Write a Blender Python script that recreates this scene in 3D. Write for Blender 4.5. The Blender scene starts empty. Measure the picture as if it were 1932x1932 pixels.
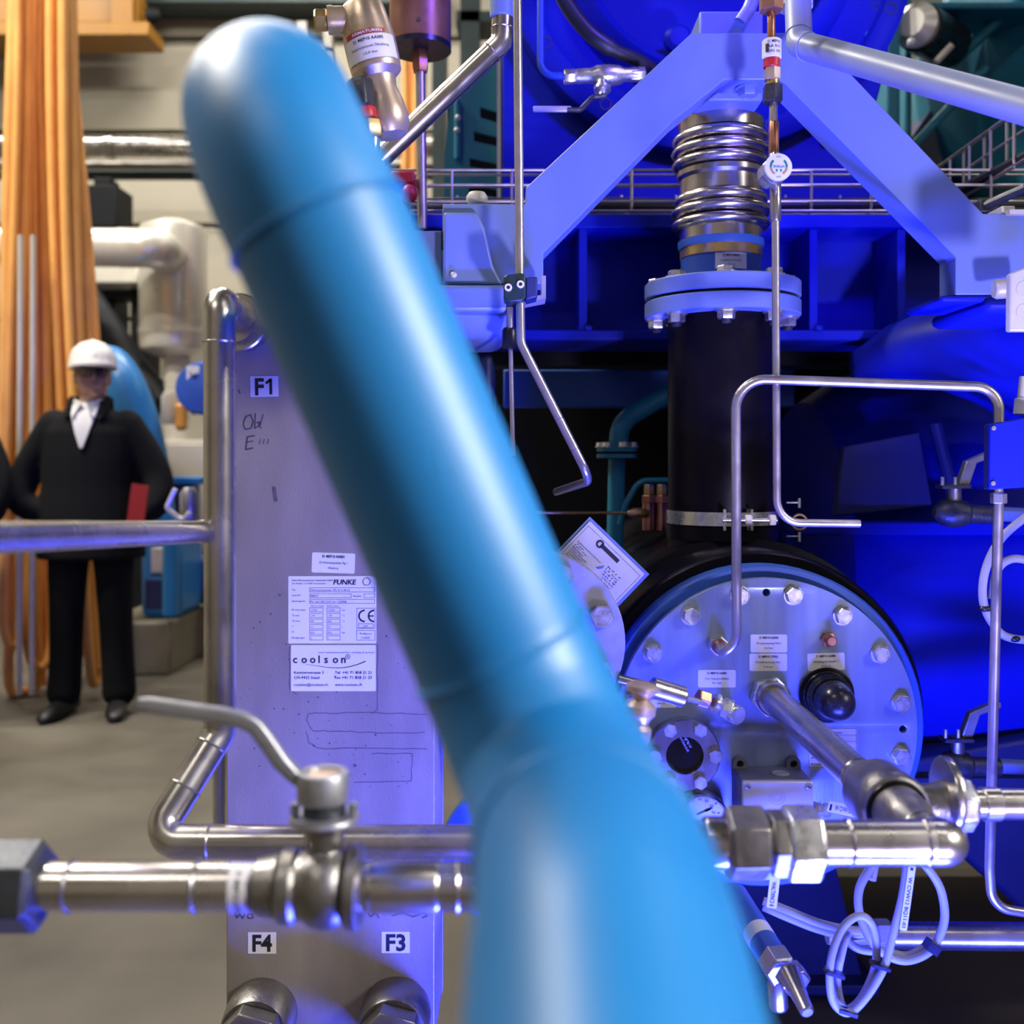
import bpy, bmesh, math, random
from mathutils import Vector, Matrix
random.seed(7)
PI = math.pi
SC = bpy.context.scene
COL = SC.collection

# ---------------------------------------------------------------- camera
F, HZ, CX, CH = 1932.0, 870.0, 966.0, 1.2        # focal length in pixels, horizon row, centre column, camera height
cam_d = bpy.data.cameras.new('camera'); cam = bpy.data.objects.new('camera', cam_d); COL.objects.link(cam)
cam.location = (0, 0, CH); cam.rotation_euler = (PI / 2, 0, 0)
cam_d.sensor_width = 36; cam_d.lens = 36.0; cam_d.shift_y = -(966 - HZ) / 1932
cam_d.clip_start = 0.01; cam_d.clip_end = 60
cam_d.dof.use_dof = True; cam_d.dof.focus_distance = 1.42; cam_d.dof.aperture_fstop = 4.0
SC.camera = cam

# ---------------------------------------------------------------- world, lamps, exposure
world = bpy.data.worlds.new('world'); SC.world = world; world.use_nodes = True
world.node_tree.nodes['Background'].inputs[0].default_value = (0.9, 0.95, 1.0, 1)
world.node_tree.nodes['Background'].inputs[1].default_value = 0.015
SC.view_settings.view_transform = 'Standard'; SC.view_settings.look = 'None'
SC.view_settings.gamma = 1.0; SC.view_settings.use_curve_mapping = False
SC.view_settings.exposure = 0.0
SC.cycles.use_adaptive_sampling = True; SC.cycles.adaptive_threshold = 0.08; SC.cycles.adaptive_min_samples = 16; SC.cycles.max_bounces = 5; SC.cycles.diffuse_bounces = 3; SC.cycles.glossy_bounces = 3; SC.cycles.transmission_bounces = 3; SC.cycles.caustics_reflective = False; SC.cycles.caustics_refractive = False

ADDED_LIGHT = ((2.9, -0.55, 2.75), (-0.16, 0.45, 1.15), 14, (1.0, 0.97, 0.93))     # added white light, stands in for a broad source at the right
HALL_COL = (1.0, 0.94, 0.84)
HALL_LAMPS = [(-4.8, 7.4, 150), (-1.8, 7.4, 150), (1.6, 7.4, 90), (-3.5, 3.3, 340), (-2.2, 4.8, 80), (3.4, 4.6, 30), (-4.0, 1.9, 190), (2.9, -0.8, 18), (-2.6, -2.2, 75)]
BAR = ((0.42, 0.82, 0.13), (0.46, 1.02, 1.0), 85, (0.05, 0.07, 1.0))     # blue LED bar on the floor under the front pipe
SPOTS = [   # location, aim, watts, cone degrees, colour of the LED setting
    ((0.86, -0.30, 0.14), (0.40, 1.60, 1.80), 270, 37, (0.62, 0.55, 1.0)),
    ((0.72, 1.00, 2.50), (0.22, 2.25, 1.86), 95, 64, (0.10, 0.05, 1.0)),
]
def light(name, kind, loc, energy, col, parent=None, **kw):
    d = bpy.data.lights.new(name, kind); d.energy = energy; d.color = col
    for k, v in kw.items(): setattr(d, k, v)
    o = bpy.data.objects.new(name, d); COL.objects.link(o); o.location = loc
    return o
def aim(o, frm, to):
    o.rotation_euler = (Vector(to) - Vector(frm)).to_track_quat('-Z', 'Y').to_euler()

# ---------------------------------------------------------------- pixel -> place
def P(px, py, Y): return Vector(((px - CX) / F * Y, Y, CH - (py - HZ) / F * Y))
def S(n, Y): return n * Y / F

# ---------------------------------------------------------------- materials
def mat(name, col, rough=.5, metal=0., var=.12, vs=12., rvar=.08, bump=0., bs=150., coat=0., stretch=(1, 1, 1), emit=0., spec=.5, alpha=1.):
    m = bpy.data.materials.new(name); m.use_nodes = True
    nt = m.node_tree; N = nt.nodes; L = nt.links; b = N['Principled BSDF']
    b.inputs['Metallic'].default_value = metal
    b.inputs['Coat Weight'].default_value = coat; b.inputs['Coat Roughness'].default_value = .46 if name.startswith('sky') else .12
    b.inputs['Specular IOR Level'].default_value = spec
    tc = N.new('ShaderNodeTexCoord'); mp = N.new('ShaderNodeMapping'); mp.inputs['Scale'].default_value = stretch
    L.new(tc.outputs['Object'], mp.inputs[0])
    nz = N.new('ShaderNodeTexNoise'); nz.inputs['Scale'].default_value = vs; nz.inputs['Detail'].default_value = 3; nz.inputs['Roughness'].default_value = .6
    L.new(mp.outputs[0], nz.inputs['Vector'])
    mx = N.new('ShaderNodeMix'); mx.data_type = 'RGBA'
    mx.inputs[6].default_value = (*[c * (1 - var) for c in col], 1); mx.inputs[7].default_value = (*[min(1, c * (1 + var)) for c in col], 1)
    mr0 = N.new('ShaderNodeMapRange'); mr0.inputs[1].default_value = .3; mr0.inputs[2].default_value = .7
    L.new(nz.outputs['Fac'], mr0.inputs[0]); L.new(mr0.outputs[0], mx.inputs[0]); L.new(mx.outputs[2], b.inputs['Base Color'])
    mr = N.new('ShaderNodeMapRange'); mr.inputs[1].default_value = .3; mr.inputs[2].default_value = .7
    mr.inputs[3].default_value = max(.02, rough - rvar); mr.inputs[4].default_value = min(1, rough + rvar)
    L.new(nz.outputs['Fac'], mr.inputs[0]); L.new(mr.outputs[0], b.inputs['Roughness'])
    if bump:
        n2 = N.new('ShaderNodeTexNoise'); n2.inputs['Scale'].default_value = bs; n2.inputs['Detail'].default_value = 2
        L.new(mp.outputs[0], n2.inputs['Vector'])
        bp = N.new('ShaderNodeBump'); bp.inputs['Strength'].default_value = bump; bp.inputs['Distance'].default_value = .002
        L.new(n2.outputs['Fac'], bp.inputs['Height']); L.new(bp.outputs[0], b.inputs['Normal'])
    if emit:
        b.inputs['Emission Color'].default_value = (*col, 1); b.inputs['Emission Strength'].default_value = emit
    return m
M = {
 'blue':   mat('blue_machine_paint_lit', (.150, .215, .480), .42, 0, .06, 6, .05, .05, 400),  # machine blue, paled so the colour carries the lamplight on the yoke
 'mblue':  mat('mid_blue_paint', (.030, .105, .480), .42, 0, .06, 6, .05, .05, 400),
 'blue_shade':  mat('blue_machine_paint_shaded', (.010, .018, .360), .42, 0, .06, 6, .05, .05, 400, spec=.10),  # shaded copy of the machine blue, dark recesses put into the colour
 'fgblue': mat('sky_blue_pipe_paint', (.005, .155, .430), .46, 0, .04, 5, .04, .03, 300, coat=.35, spec=.4),
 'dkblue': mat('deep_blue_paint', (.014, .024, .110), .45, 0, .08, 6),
 'teal':   mat('teal_blue_paint', (.012, .190, .300), .45, 0, .08, 6),
 'steel':  mat('polished_steel_pipe', (.48, .45, .43), .26, .97, .14, 14, .06, .02, 60),
 'tube':   mat('drawn_steel_tube', (.54, .50, .49), .34, .9, .06, 30, .06),
 'brush':  mat('stamped_stainless_plate', (.365, .32, .30), .46, .45, .18, 9, .08, .12, 500, stretch=(1, 1, .35)),
 'cover':  mat('brushed_cover_plate', (.31, .38, .54), .38, .55, .10, 8, .10, .10, 260, stretch=(3, 1, .25)),
 'zinc':   mat('zinc_bolt', (.72, .72, .70), .30, .9, .12, 60, .08),
 'cast':   mat('cast_metal', (.25, .235, .22), .38, .9, .18, 40, .08, .2, 300),
 'dkcast': mat('dark_cast_fitting', (.055, .058, .07), .42, .6, .25, 40, .08, .25, 300),
 'alu':    mat('satin_lever_metal', (.34, .34, .36), .42, .8, .10, 40, .06, .12, 300),
 'bellow': mat('bellows_steel', (.55, .50, .50), .26, 1, .10, 25, .05),
 'brass':  mat('brass', (.62, .43, .18), .32, .9, .15, 40),
 'bronze': mat('nickel_bronze', (.62, .48, .36), .38, .75, .08, 20, .06, .08, 300),
 'copper': mat('copper', (.50, .22, .13), .35, .85, .15, 30),
 'coprbr': mat('brown_bronze_bell', (.30, .14, .09), .40, .6, .15, 20),
 'black':  mat('black_rubber_insulation', (.004, .003, .006), .34, 0, .2, 20, .04, .06, 200, spec=.15),
 'blkpl':  mat('black_plastic', (.012, .012, .016), .28, 0, .1, 20),
 'dkgreen':mat('dark_clamp_plastic', (.010, .030, .034), .40, 0, .1, 20),
 'white':  mat('white_sticker', (.78, .76, .76), .45, 0, .03, 20),
 'greyst': mat('silver_sticker', (.62, .60, .62), .40, .2, .04, 20),
 'ink':    mat('black_ink', (.010, .010, .018), .6, 0, .02, 5),
 'inkblue':mat('marker_ink', (.030, .035, .075), .7, 0, .2, 50),
 'inkred': mat('red_print', (.42, .03, .03), .5, 0, .05, 20),
 'inkgrn': mat('green_print', (.01, .22, .17), .5, 0, .02, 5),
 'inktan': mat('tan_print', (.42, .30, .14), .5, 0, .02, 5),
 'inkcy':  mat('cyan_print', (.05, .25, .5), .5, 0, .02, 5),
 'resid':  mat('glue_residue', (.13, .11, .15), .6, .3, .3, 60),
 'cable':  mat('pale_grey_cable', (.38, .38, .50), .42, 0, .05, 20),
 'pale':   mat('pale_pipe_blue_lit', (.27, .31, .55), .40, 0, .05, 10),  # grey-white pipe with the blue lamp's tint put into its colour
 'boxpnt': mat('grey_box_paint', (.13, .13, .17), .5, .1, .12, 30),
 'clear':  mat('clear_lens', (.9, .9, .9), .03, 0, 0, 5),
 'dkcable':mat('dark_cable', (.02, .02, .025), .45, 0, .1, 20),
 'red':    mat('red_plastic', (.50, .02, .03), .35, 0, .08, 20),
 'orange': mat('orange_hose', (.95, .43, .115), .50, 0, .16, 4, .05),
 'conc':   mat('concrete_floor', (.098, .086, .066), .60, 0, .48, 1.1, .12, .25, 60),
 'wall':   mat('beige_wall_panel', (.42, .385, .305), .62, 0, .05, 2),
 'roof':   mat('dark_roof', (.055, .065, .070), .7, 0, .1, 2),
 'beam':   mat('dark_steel_beam', (.030, .050, .055), .5, .2, .1, 4),
 'yellow': mat('crane_yellow', (.30, .135, .012), .5, 0, .10, 4),
 'cladd':  mat('aluminium_cladding', (.80, .77, .68), .34, .45, .06, 5, .08),
 'white2': mat('cream_cabinet', (.62, .58, .50), .5, 0, .04, 3),
 'ltblue': mat('light_blue_enamel', (.025, .230, .620), .35, 0, .06, 4),
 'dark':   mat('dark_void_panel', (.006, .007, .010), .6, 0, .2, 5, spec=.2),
 'coat':   mat('charcoal_wool_coat', (.007, .007, .008), .9, 0, .25, 60, .05, .3, 200, spec=.2),
 'cloth':  mat('black_trouser_cloth', (.004, .004, .005), .9, 0, .2, 60, spec=.2),
 'shoe':   mat('black_leather', (.007, .007, .008), .45, 0, .1, 20),
 'skin':   mat('skin', (.42, .235, .17), .5, 0, .08, 15),
 'hair':   mat('dark_hair', (.025, .018, .014), .6, 0, .3, 80),
 'shirt':  mat('white_shirt', (.70, .69, .68), .7, 0, .04, 20),
 'helmet': mat('white_helmet', (.80, .78, .74), .32, 0, .02, 10),
 'lens':   mat('spectacle_lens', (.03, .02, .04), .12, 0, .02, 10),
 'folder': mat('red_folder', (.32, .015, .02), .5, 0, .05, 10),
 'plinth': mat('concrete_plinth', (.20, .18, .13), .8, 0, .2, 5),
 'lampcan':mat('lamp_housing', (.03, .03, .035), .45, .3, .1, 10),
 'ledblue':mat('blue_led_lens', (.10, .06, 1.0), .3, 0, 0, 5, emit=6.0),
 'ledwht': mat('lit_lamp_diffuser', (1.0, .95, .86), .5, 0, 0, 5, emit=5.0),
 'glass':  mat('dark_sight_glass', (.004, .004, .006), .06, 0, .05, 5, coat=.6),
 'dial':   mat('gauge_dial', (.80, .80, .80), .35, 0, .01, 5, coat=.4),
 'dirty':  mat('dusty_grey_block', (.30, .30, .34), .5, .2, .15, 30),
}

M['clear'].node_tree.nodes['Principled BSDF'].inputs['Transmission Weight'].default_value = 1.0

# ---------------------------------------------------------------- mesh collector
def frame(d):
    d = d.normalized(); a = Vector((0, 0, 1)) if abs(d.z) < .9 else Vector((1, 0, 0))
    u = d.cross(a).normalized(); return u, d.cross(u).normalized()
def fil(pts, rad, n=8):
    pts = [Vector(p) for p in pts]; out = [pts[0]]
    for i in range(1, len(pts) - 1):
        p = pts[i]; d1 = (p - pts[i - 1]); d2 = (pts[i + 1] - p); l1, l2 = d1.length, d2.length; d1.normalize(); d2.normalize()
        if l1 < 1e-6 or l2 < 1e-6: continue
        th = d1.angle(d2)
        if th < .02: out.append(p); continue
        t = min(rad * math.tan(th / 2), l1 * .49, l2 * .49); a = p - d1 * t; b = p + d2 * t; w = math.cos(th / 2)
        for k in range(n + 1):
            s = k / n; c0, c1, c2 = (1 - s) ** 2, 2 * s * (1 - s) * w, s * s
            out.append((a * c0 + p * c1 + b * c2) / (c0 + c1 + c2))
    out.append(pts[-1]); return out
def cat(pts, n=6):
    pts = [tuple(p) for p in pts]; out = []; N = len(pts)
    for i in range(N - 1):
        p0 = pts[max(i - 1, 0)]; p1 = pts[i]; p2 = pts[i + 1]; p3 = pts[min(i + 2, N - 1)]
        for k in range(n):
            t = k / n
            out.append(tuple(.5 * (2 * b + (c - a) * t + (2 * a - 5 * b + 4 * c - d) * t * t + (3 * b - a - 3 * c + d) * t ** 3) for a, b, c, d in zip(p0, p1, p2, p3)))
    out.append(pts[-1]); return out
class G:
    def __init__(s): s.v = []; s.f = []
    def ring(s, pts): i = len(s.v); s.v += [tuple(p) for p in pts]; return list(range(i, i + len(pts)))
    def bridge(s, a, b):
        n = len(a)
        for k in range(n): s.f.append((a[k], a[(k + 1) % n], b[(k + 1) % n], b[k]))
    def tube(s, path, r, seg=16, caps=True, closed=False):
        path = [Vector(p) for p in path]; n = len(path); rr = r if isinstance(r, (list, tuple)) else [r] * n
        d0 = (path[1] - path[0]).normalized(); u, w = frame(d0); rings = []; pd = d0
        for i, p in enumerate(path):
            if closed: d = (path[(i + 1) % n] - path[i - 1]).normalized()
            elif i == 0: d = d0
            elif i == n - 1: d = (path[i] - path[i - 1]).normalized()
            else: d = ((path[i + 1] - p).normalized() + (p - path[i - 1]).normalized()).normalized()
            q = pd.rotation_difference(d); u = q @ u; u = (u - d * u.dot(d)).normalized(); w = d.cross(u); pd = d
            rings.append(s.ring([p + (u * math.cos(2 * PI * k / seg) + w * math.sin(2 * PI * k / seg)) * rr[i] for k in range(seg)]))
        for a, b in zip(rings, rings[1:]): s.bridge(a, b)
        if closed: s.bridge(rings[-1], rings[0])
        elif caps: s.f.append(tuple(reversed(rings[0]))); s.f.append(tuple(rings[-1]))
        return s
    def lathe(s, prof, o, ax, seg=40, rot=0., loop=False, u=None):
        o = Vector(o); ax = Vector(ax).normalized(); uu, ww = frame(ax)
        if u is not None: uu = Vector(u).normalized(); ww = ax.cross(uu)
        rings = []
        for r, h in prof:
            r = max(r, 1e-5)
            rings.append(s.ring([o + ax * h + (uu * math.cos(2 * PI * k / seg + rot) + ww * math.sin(2 * PI * k / seg + rot)) * r for k in range(seg)]))
        for a, b in zip(rings, rings[1:]): s.bridge(a, b)
        if loop: s.bridge(rings[-1], rings[0])
        else: s.f.append(tuple(reversed(rings[0]))); s.f.append(tuple(rings[-1]))
        return s
    def torus(s, c, ax, R, r, seg=40, n=8):
        return s.lathe([(R + r * math.cos(2 * PI * k / n), r * math.sin(2 * PI * k / n)) for k in range(n)], c, ax, seg, loop=True)
    def box(s, c, sz, rot=None):
        c = Vector(c); h = Vector(sz) / 2; R = rot or Matrix.Identity(3); i = len(s.v)
        for x, y, z in ((-1, -1, -1), (1, -1, -1), (1, 1, -1), (-1, 1, -1), (-1, -1, 1), (1, -1, 1), (1, 1, 1), (-1, 1, 1)):
            s.v.append(tuple(c + R @ Vector((x * h.x, y * h.y, z * h.z))))
        s.f += [tuple(i + k for k in q) for q in ((3, 2, 1, 0), (4, 5, 6, 7), (0, 1, 5, 4), (1, 2, 6, 5), (2, 3, 7, 6), (3, 0, 4, 7))]; return s
    def pbox(s, x0, y0, x1, y1, Y, d):      # box whose front face shows at this pixel rectangle at distance Y
        a = P(x0, y0, Y); b = P(x1, y1, Y); return s.box(((a.x + b.x) / 2, Y + d / 2, (a.z + b.z) / 2), (abs(b.x - a.x), d, abs(a.z - b.z)))
    def prism(s, pts, vec):
        pts = [Vector(p) for p in pts]; vec = Vector(vec); a = s.ring(pts); b = s.ring([p + vec for p in pts]); s.bridge(a, b)
        s.f.append(tuple(reversed(a))); s.f.append(tuple(b)); return s
    def ppoly(s, px, Y, d): return s.prism([P(x, y, Y) for x, y in px], (0, d, 0))
    def ell(s, c, r, seg=24, rings=14, R=None):
        c = Vector(c); R = R or Matrix.Identity(3); rr = []
        for j in range(rings + 1):
            t = PI * j / rings; st = max(math.sin(t), 1e-4)
            rr.append(s.ring([c + R @ Vector((r[0] * st * math.cos(2 * PI * k / seg), r[1] * st * math.sin(2 * PI * k / seg), r[2] * math.cos(t))) for k in range(seg)]))
        for a, b in zip(rr, rr[1:]): s.bridge(a, b)
        return s
    def loft(s, rings_pts, caps=True):
        rr = [s.ring(p) for p in rings_pts]
        for a, b in zip(rr, rr[1:]): s.bridge(a, b)
        if caps: s.f.append(tuple(reversed(rr[0]))); s.f.append(tuple(rr[-1]))
        return s
    def raw(s, v, f): i = len(s.v); s.v += [tuple(p) for p in v]; s.f += [tuple(i + k for k in q) for q in f]; return s

WL = {}     # world location of every object, to place children
def finish(me, ang=35):
    bm = bmesh.new(); bm.from_mesh(me); bmesh.ops.remove_doubles(bm, verts=bm.verts, dist=2e-6)
    bmesh.ops.recalc_face_normals(bm, faces=bm.faces); bm.to_mesh(me); bm.free()
    for p in me.polygons: p.use_smooth = True
    me.set_sharp_from_angle(angle=math.radians(ang))
def tag(o, label=None, cat_=None, group=None, kind=None):
    if label: o['label'] = label
    if cat_: o['category'] = cat_
    if group: o['group'] = group
    if kind: o['kind'] = kind
    return o
def thing(name, label, cat_, loc, group=None):
    o = bpy.data.objects.new(name, None); COL.objects.link(o); o.location = Vector(loc); o.empty_display_size = .05
    WL[o.name] = Vector(loc); return tag(o, label, cat_, group)
def link(name, me, parent, loc):
    o = bpy.data.objects.new(name, me); COL.objects.link(o); loc = Vector(loc)
    if parent is not None: o.parent = parent; o.location = loc - WL[parent.name]
    else: o.location = loc
    WL[o.name] = loc; return o
def part(name, g, m, parent=None, bevel=0., ang=35, label=None, recalc=True):
    me = bpy.data.meshes.new(name)
    xs = [[p[i] for p in g.v] for i in range(3)]; o0 = Vector([(min(x) + max(x)) / 2 for x in xs])
    if parent is None: o0.z = min(xs[2])
    me.from_pydata([tuple(Vector(p) - o0) for p in g.v], [], g.f); me.materials.append(M[m])
    finish(me, ang); o = link(name, me, parent, o0)
    if bevel:
        b = o.modifiers.new('bevel', 'BEVEL'); b.width = bevel; b.segments = 2; b.limit_method = 'ANGLE'; b.angle_limit = math.radians(40)
    if label: o['label'] = label
    return o
def solo(name, g, m, label, cat_, group=None, bevel=0., ang=35): return tag(part(name, g, m, None, bevel, ang), label, cat_, group)
def struct(name, g, m, bevel=0.): return tag(part(name, g, m, None, bevel), kind='structure')
_cache = {}
def inst(name, key, make, m, parent, loc, rot=None):     # alike pieces share one mesh
    if key not in _cache:
        g = make(); me = bpy.data.meshes.new(name); me.from_pydata([tuple(p) for p in g.v], [], g.f); me.materials.append(M[m]); finish(me); _cache[key] = me
    o = link(name, _cache[key], parent, loc)
    if rot is not None: o.rotation_euler = rot.to_euler()
    return o
FRONT = Matrix.Identity(3)
def Ry(a): return Matrix.Rotation(a, 3, 'Y')
def Rx(a): return Matrix.Rotation(a, 3, 'X')
def Rz(a): return Matrix.Rotation(a, 3, 'Z')
DOWN = Rx(PI / 2)       # head that faced -Y now faces -Z
UP = Rx(-PI / 2)
def bolt_g(r, h, washer=1.25):
    g = G()
    if washer: g.lathe([(r * washer, 0), (r * washer, h * .2), (r * .8, h * .2)], (0, 0, 0), (0, -1, 0), 24)
    g.lathe([(r, h * .15), (r, h * .85), (r * .9, h), (r * .7, h * 1.0), (r * .68, h * .97)], (0, 0, 0), (0, -1, 0), 6); return g
def bolt(parent, loc, r, h, m='zinc', rot=None, washer=1.25, name='bolt', spin=None):
    R = rot or FRONT
    if spin is not None: R = R @ Ry(spin)
    return inst(name, ('bolt', round(r, 5), round(h, 5), washer, m), lambda: bolt_g(r, h, washer), m, parent, loc, R)

# ---------------------------------------------------------------- curve-filled plates and lettering
def curve_mesh(splines, extrude, bev=0., res=2):
    cu = bpy.data.curves.new('c', 'CURVE'); cu.dimensions = '2D'; cu.fill_mode = 'BOTH'; cu.extrude = extrude; cu.bevel_depth = bev; cu.bevel_resolution = 1
    for pts in splines:
        sp = cu.splines.new('POLY'); sp.points.add(len(pts) - 1); sp.use_cyclic_u = True
        for q, (x, y) in zip(sp.points, pts): q.co = (x, y, 0, 1)
    return obj_mesh(cu)
def obj_mesh(cu):
    o = bpy.data.objects.new('c', cu); COL.objects.link(o); bpy.context.view_layer.update()
    me = bpy.data.meshes.new_from_object(o.evaluated_get(bpy.context.evaluated_depsgraph_get()))
    v = [tuple(p.co) for p in me.vertices]; f = [tuple(p.vertices) for p in me.polygons]
    bpy.data.objects.remove(o); bpy.data.curves.remove(cu); bpy.data.meshes.remove(me); return v, f
def circ(cx, cy, r, n=48): return [(cx + r * math.cos(2 * PI * k / n), cy + r * math.sin(2 * PI * k / n)) for k in range(n)]
def holed(name, splines, Y, d, m, parent, bev=0.):    # splines in world X,Z; plate from Y to Y+d
    v, f = curve_mesh(splines, d / 2 - bev, bev); g = G(); g.raw([(x, Y + d / 2 - z, y) for x, y, z in v], f); return part(name, g, m, parent)
_txt = {}
def text_geo(body, bold=0.):
    k = (body, bold)
    if k not in _txt:
        cu = bpy.data.curves.new('t', 'FONT'); cu.body = body; cu.size = 1; cu.resolution_u = 2; cu.offset = bold
        v, f = obj_mesh(cu); xs = [p[0] for p in v] or [0, 1]; x0, x1 = min(xs), max(xs)
        _txt[k] = ([((p[0] - x0), p[1]) for p in v], f, x1 - x0)
    return _txt[k]
CAP = .69
def flatmap(x0, y0, Y, rot=0.):
    c, s = math.cos(rot), math.sin(rot)
    return lambda u, v, d: P(x0 + u * c - v * s, y0 + u * s + v * c, Y) + Vector((0, -d, 0))
def put_text(g, mapf, body, u, v, h, w=None, al='l', bold=0., d=.0007, slant=0., rot=0.):   # baseline at v, capital height h, in sticker pixels
    tv, tf, tw = text_geo(body, bold); sc = h / CAP; sx = (w / tw) if w else sc; W = tw * sx
    off = {'l': 0, 'c': -W / 2, 'r': -W}[al]; c, s = math.cos(rot), math.sin(rot)
    out = []
    for x, y in tv:
        a = off + x * sx + y * sc * slant; b = -y * sc
        out.append(mapf(u + a * c - b * s, v + a * s + b * c, d))
    g.raw(out, tf)
def put_rect(g, mapf, u0, v0, u1, v1, t, d=.0006):
    for a, b, c, e in ((u0, v0, u1, v0 + t), (u0, v1 - t, u1, v1), (u0, v0, u0 + t, v1), (u1 - t, v0, u1, v1)): put_fill(g, mapf, a, b, c, e, d)
def put_fill(g, mapf, u0, v0, u1, v1, d=.0006, n=1):
    for k in range(n):
        a = u0 + (u1 - u0) * k / n; b = u0 + (u1 - u0) * (k + 1) / n
        g.raw([mapf(a, v0, d), mapf(b, v0, d), mapf(b, v1, d), mapf(a, v1, d)], [(3, 2, 1, 0)])
def put_stroke(g, mapf, pts, t, d=.0006):
    for (a, b), (c, e) in zip(pts, pts[1:]):
        dx, dy = c - a, e - b; l = math.hypot(dx, dy) or 1; nx, ny = -dy / l * t / 2, dx / l * t / 2
        g.raw([mapf(a + nx, b + ny, d), mapf(c + nx, e + ny, d), mapf(c - nx, e - ny, d), mapf(a - nx, b - ny, d)], [(0, 1, 2, 3)])
def sticker(parent, mapf, w, h, draw, m='white', name='sticker', label=None, nu=1, ink='ink', rnd=3., th=.0004):
    g = G(); pts = []
    for cx, cy, a0 in ((w - rnd, rnd, -90), (w - rnd, h - rnd, 0), (rnd, h - rnd, 90), (rnd, rnd, 180)):
        for k in range(4): a = math.radians(a0 + k * 30); pts.append((cx + rnd * math.cos(a), cy + rnd * math.sin(a)))
    if nu == 1:
        fr = g.ring([mapf(u, v, th) for u, v in pts]); bk = g.ring([mapf(u, v, 0) for u, v in pts]); g.bridge(fr, bk); g.f.append(tuple(fr)); g.f.append(tuple(reversed(bk)))
    else:
        for dd in (th, 0):
            a = g.ring([mapf(w * k / nu, 0, dd) for k in range(nu + 1)]); b = g.ring([mapf(w * k / nu, h, dd) for k in range(nu + 1)])
            for k in range(nu): g.f.append((a[k], a[k + 1], b[k + 1], b[k]) if dd else (b[k], b[k + 1], a[k + 1], a[k]))
    o = part(name, g, m, parent, label=label)
    if draw:
        t = G(); draw(t, mapf)
        part('lettering', t, ink, o)
    return o
def tag3(a, b, c, w, h):      # the three-line equipment tag used all over the machine
    def dr(g, mp):
        put_text(g, mp, a, w / 2, h * .24, h * .13, w * .52, 'c', .02)
        put_text(g, mp, b, w / 2, h * .54, h * .11, w * .66, 'c')
        put_text(g, mp, c, w / 2, h * .80, h * .10, w * .24, 'c')
    return dr

# ---------------------------------------------------------------- pipe runs: straight lengths, elbows and weld seams as parts
def piperun(t, pts, r, bend, m='steel', seams=True, seg=28, er=1.02):
    pts = [Vector(p) for p in pts]; n = len(pts); cut = []
    for i in range(1, n - 1):
        d1 = (pts[i] - pts[i - 1]).normalized(); d2 = (pts[i + 1] - pts[i]).normalized()
        cut.append(min(bend * math.tan(d1.angle(d2) / 2), (pts[i] - pts[i - 1]).length * .48, (pts[i + 1] - pts[i]).length * .48))
    for i in range(n - 1):
        d = (pts[i + 1] - pts[i]).normalized(); a = pts[i] + d * (cut[i - 1] if i > 0 else 0); b = pts[i + 1] - d * (cut[i] if i < n - 2 else 0)
        part('pipe', G().tube([a, b], r, seg), m, t)
        if i < n - 2:
            c = pts[i + 1] + (pts[i + 2] - pts[i + 1]).normalized() * cut[i]
            part('elbow', G().tube(fil([b, pts[i + 1], c], bend * 1.0, 12), r * er, seg), m, t)
            if seams:
                part('weld_seam', G().torus(b, d, r * 1.0, r * .07, seg, 6), m, t)
                part('weld_seam', G().torus(c, (pts[i + 2] - pts[i + 1]), r * 1.0, r * .07, seg, 6), m, t)
def hexnut(name, c, ax, R, h, m, parent, rot=0.):
    return part(name, G().lathe([(R * .88, 0), (R, h * .1), (R, h * .9), (R * .88, h)], c, ax, 6, rot), m, parent, bevel=R * .03)

# ================================================================ THE HALL
struct('floor', G().box((0, 3, -.05), (18, 16.4, .1)), 'conc')
struct('ceiling', G().box((0, 3, 7.05), (18, 16.4, .1)), 'roof')
struct('wall_left', G().box((-8.95, 3, 3.5), (.1, 16.2, 7)), 'wall')
struct('wall_right', G().box((8.95, 3, 3.5), (.1, 16.2, 7)), 'wall')
struct('wall_front', G().box((0, -5.05, 3.5), (18, .1, 7)), 'wall')
WY = 9.5
wb = struct('wall_back', G().box((0, WY + .15, 3.5), (18, .1, 7)), 'dark')
zs = [0, .78, 1.65, 2.52, 3.39, 4.26, 5.13, 6.0, 6.87]
for z0, z1 in zip(zs, zs[1:]):      # horizontal sandwich panels with recessed joints
    part('panel', G().box((0, WY + .06, (z0 + z1) / 2 ), (17.8, .08, z1 - z0 - .035)), 'wall', wb, bevel=.012)
# ceiling lamps, two at the left are added to fill hoses and blue pipe
for i, (x, y, watts) in enumerate(HALL_LAMPS):
    where = ['far left', 'far middle', 'far right', 'left above the man', 'centre behind the machine', 'right behind the machine', 'left beside the walkway, added fill', 'right behind the viewer', 'left behind the viewer, added fill'][i]
    t = thing('ceiling_lamp', f'long white strip lamp under the roof, {where}', 'lamp', (x, y, 6.3), 'strip lamps under the roof')
    part('housing', G().box((x, y, 6.345), (1.7, .34, .09)), 'lampcan', t, bevel=.01)
    part('diffuser', G().box((x, y, 6.295), (1.6, .26, .02)), 'ledwht', t)
    for sx in (-.6, .6): part('hanger', G().tube([(x + sx, y, 6.38), (x + sx, y, 7.0)], .008, 8), 'lampcan', t)
    l = light('lamp_light', 'AREA', (0, 0, -.03), watts, HALL_COL, shape='RECTANGLE', size=1.6, size_y=.26); l.parent = t
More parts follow.
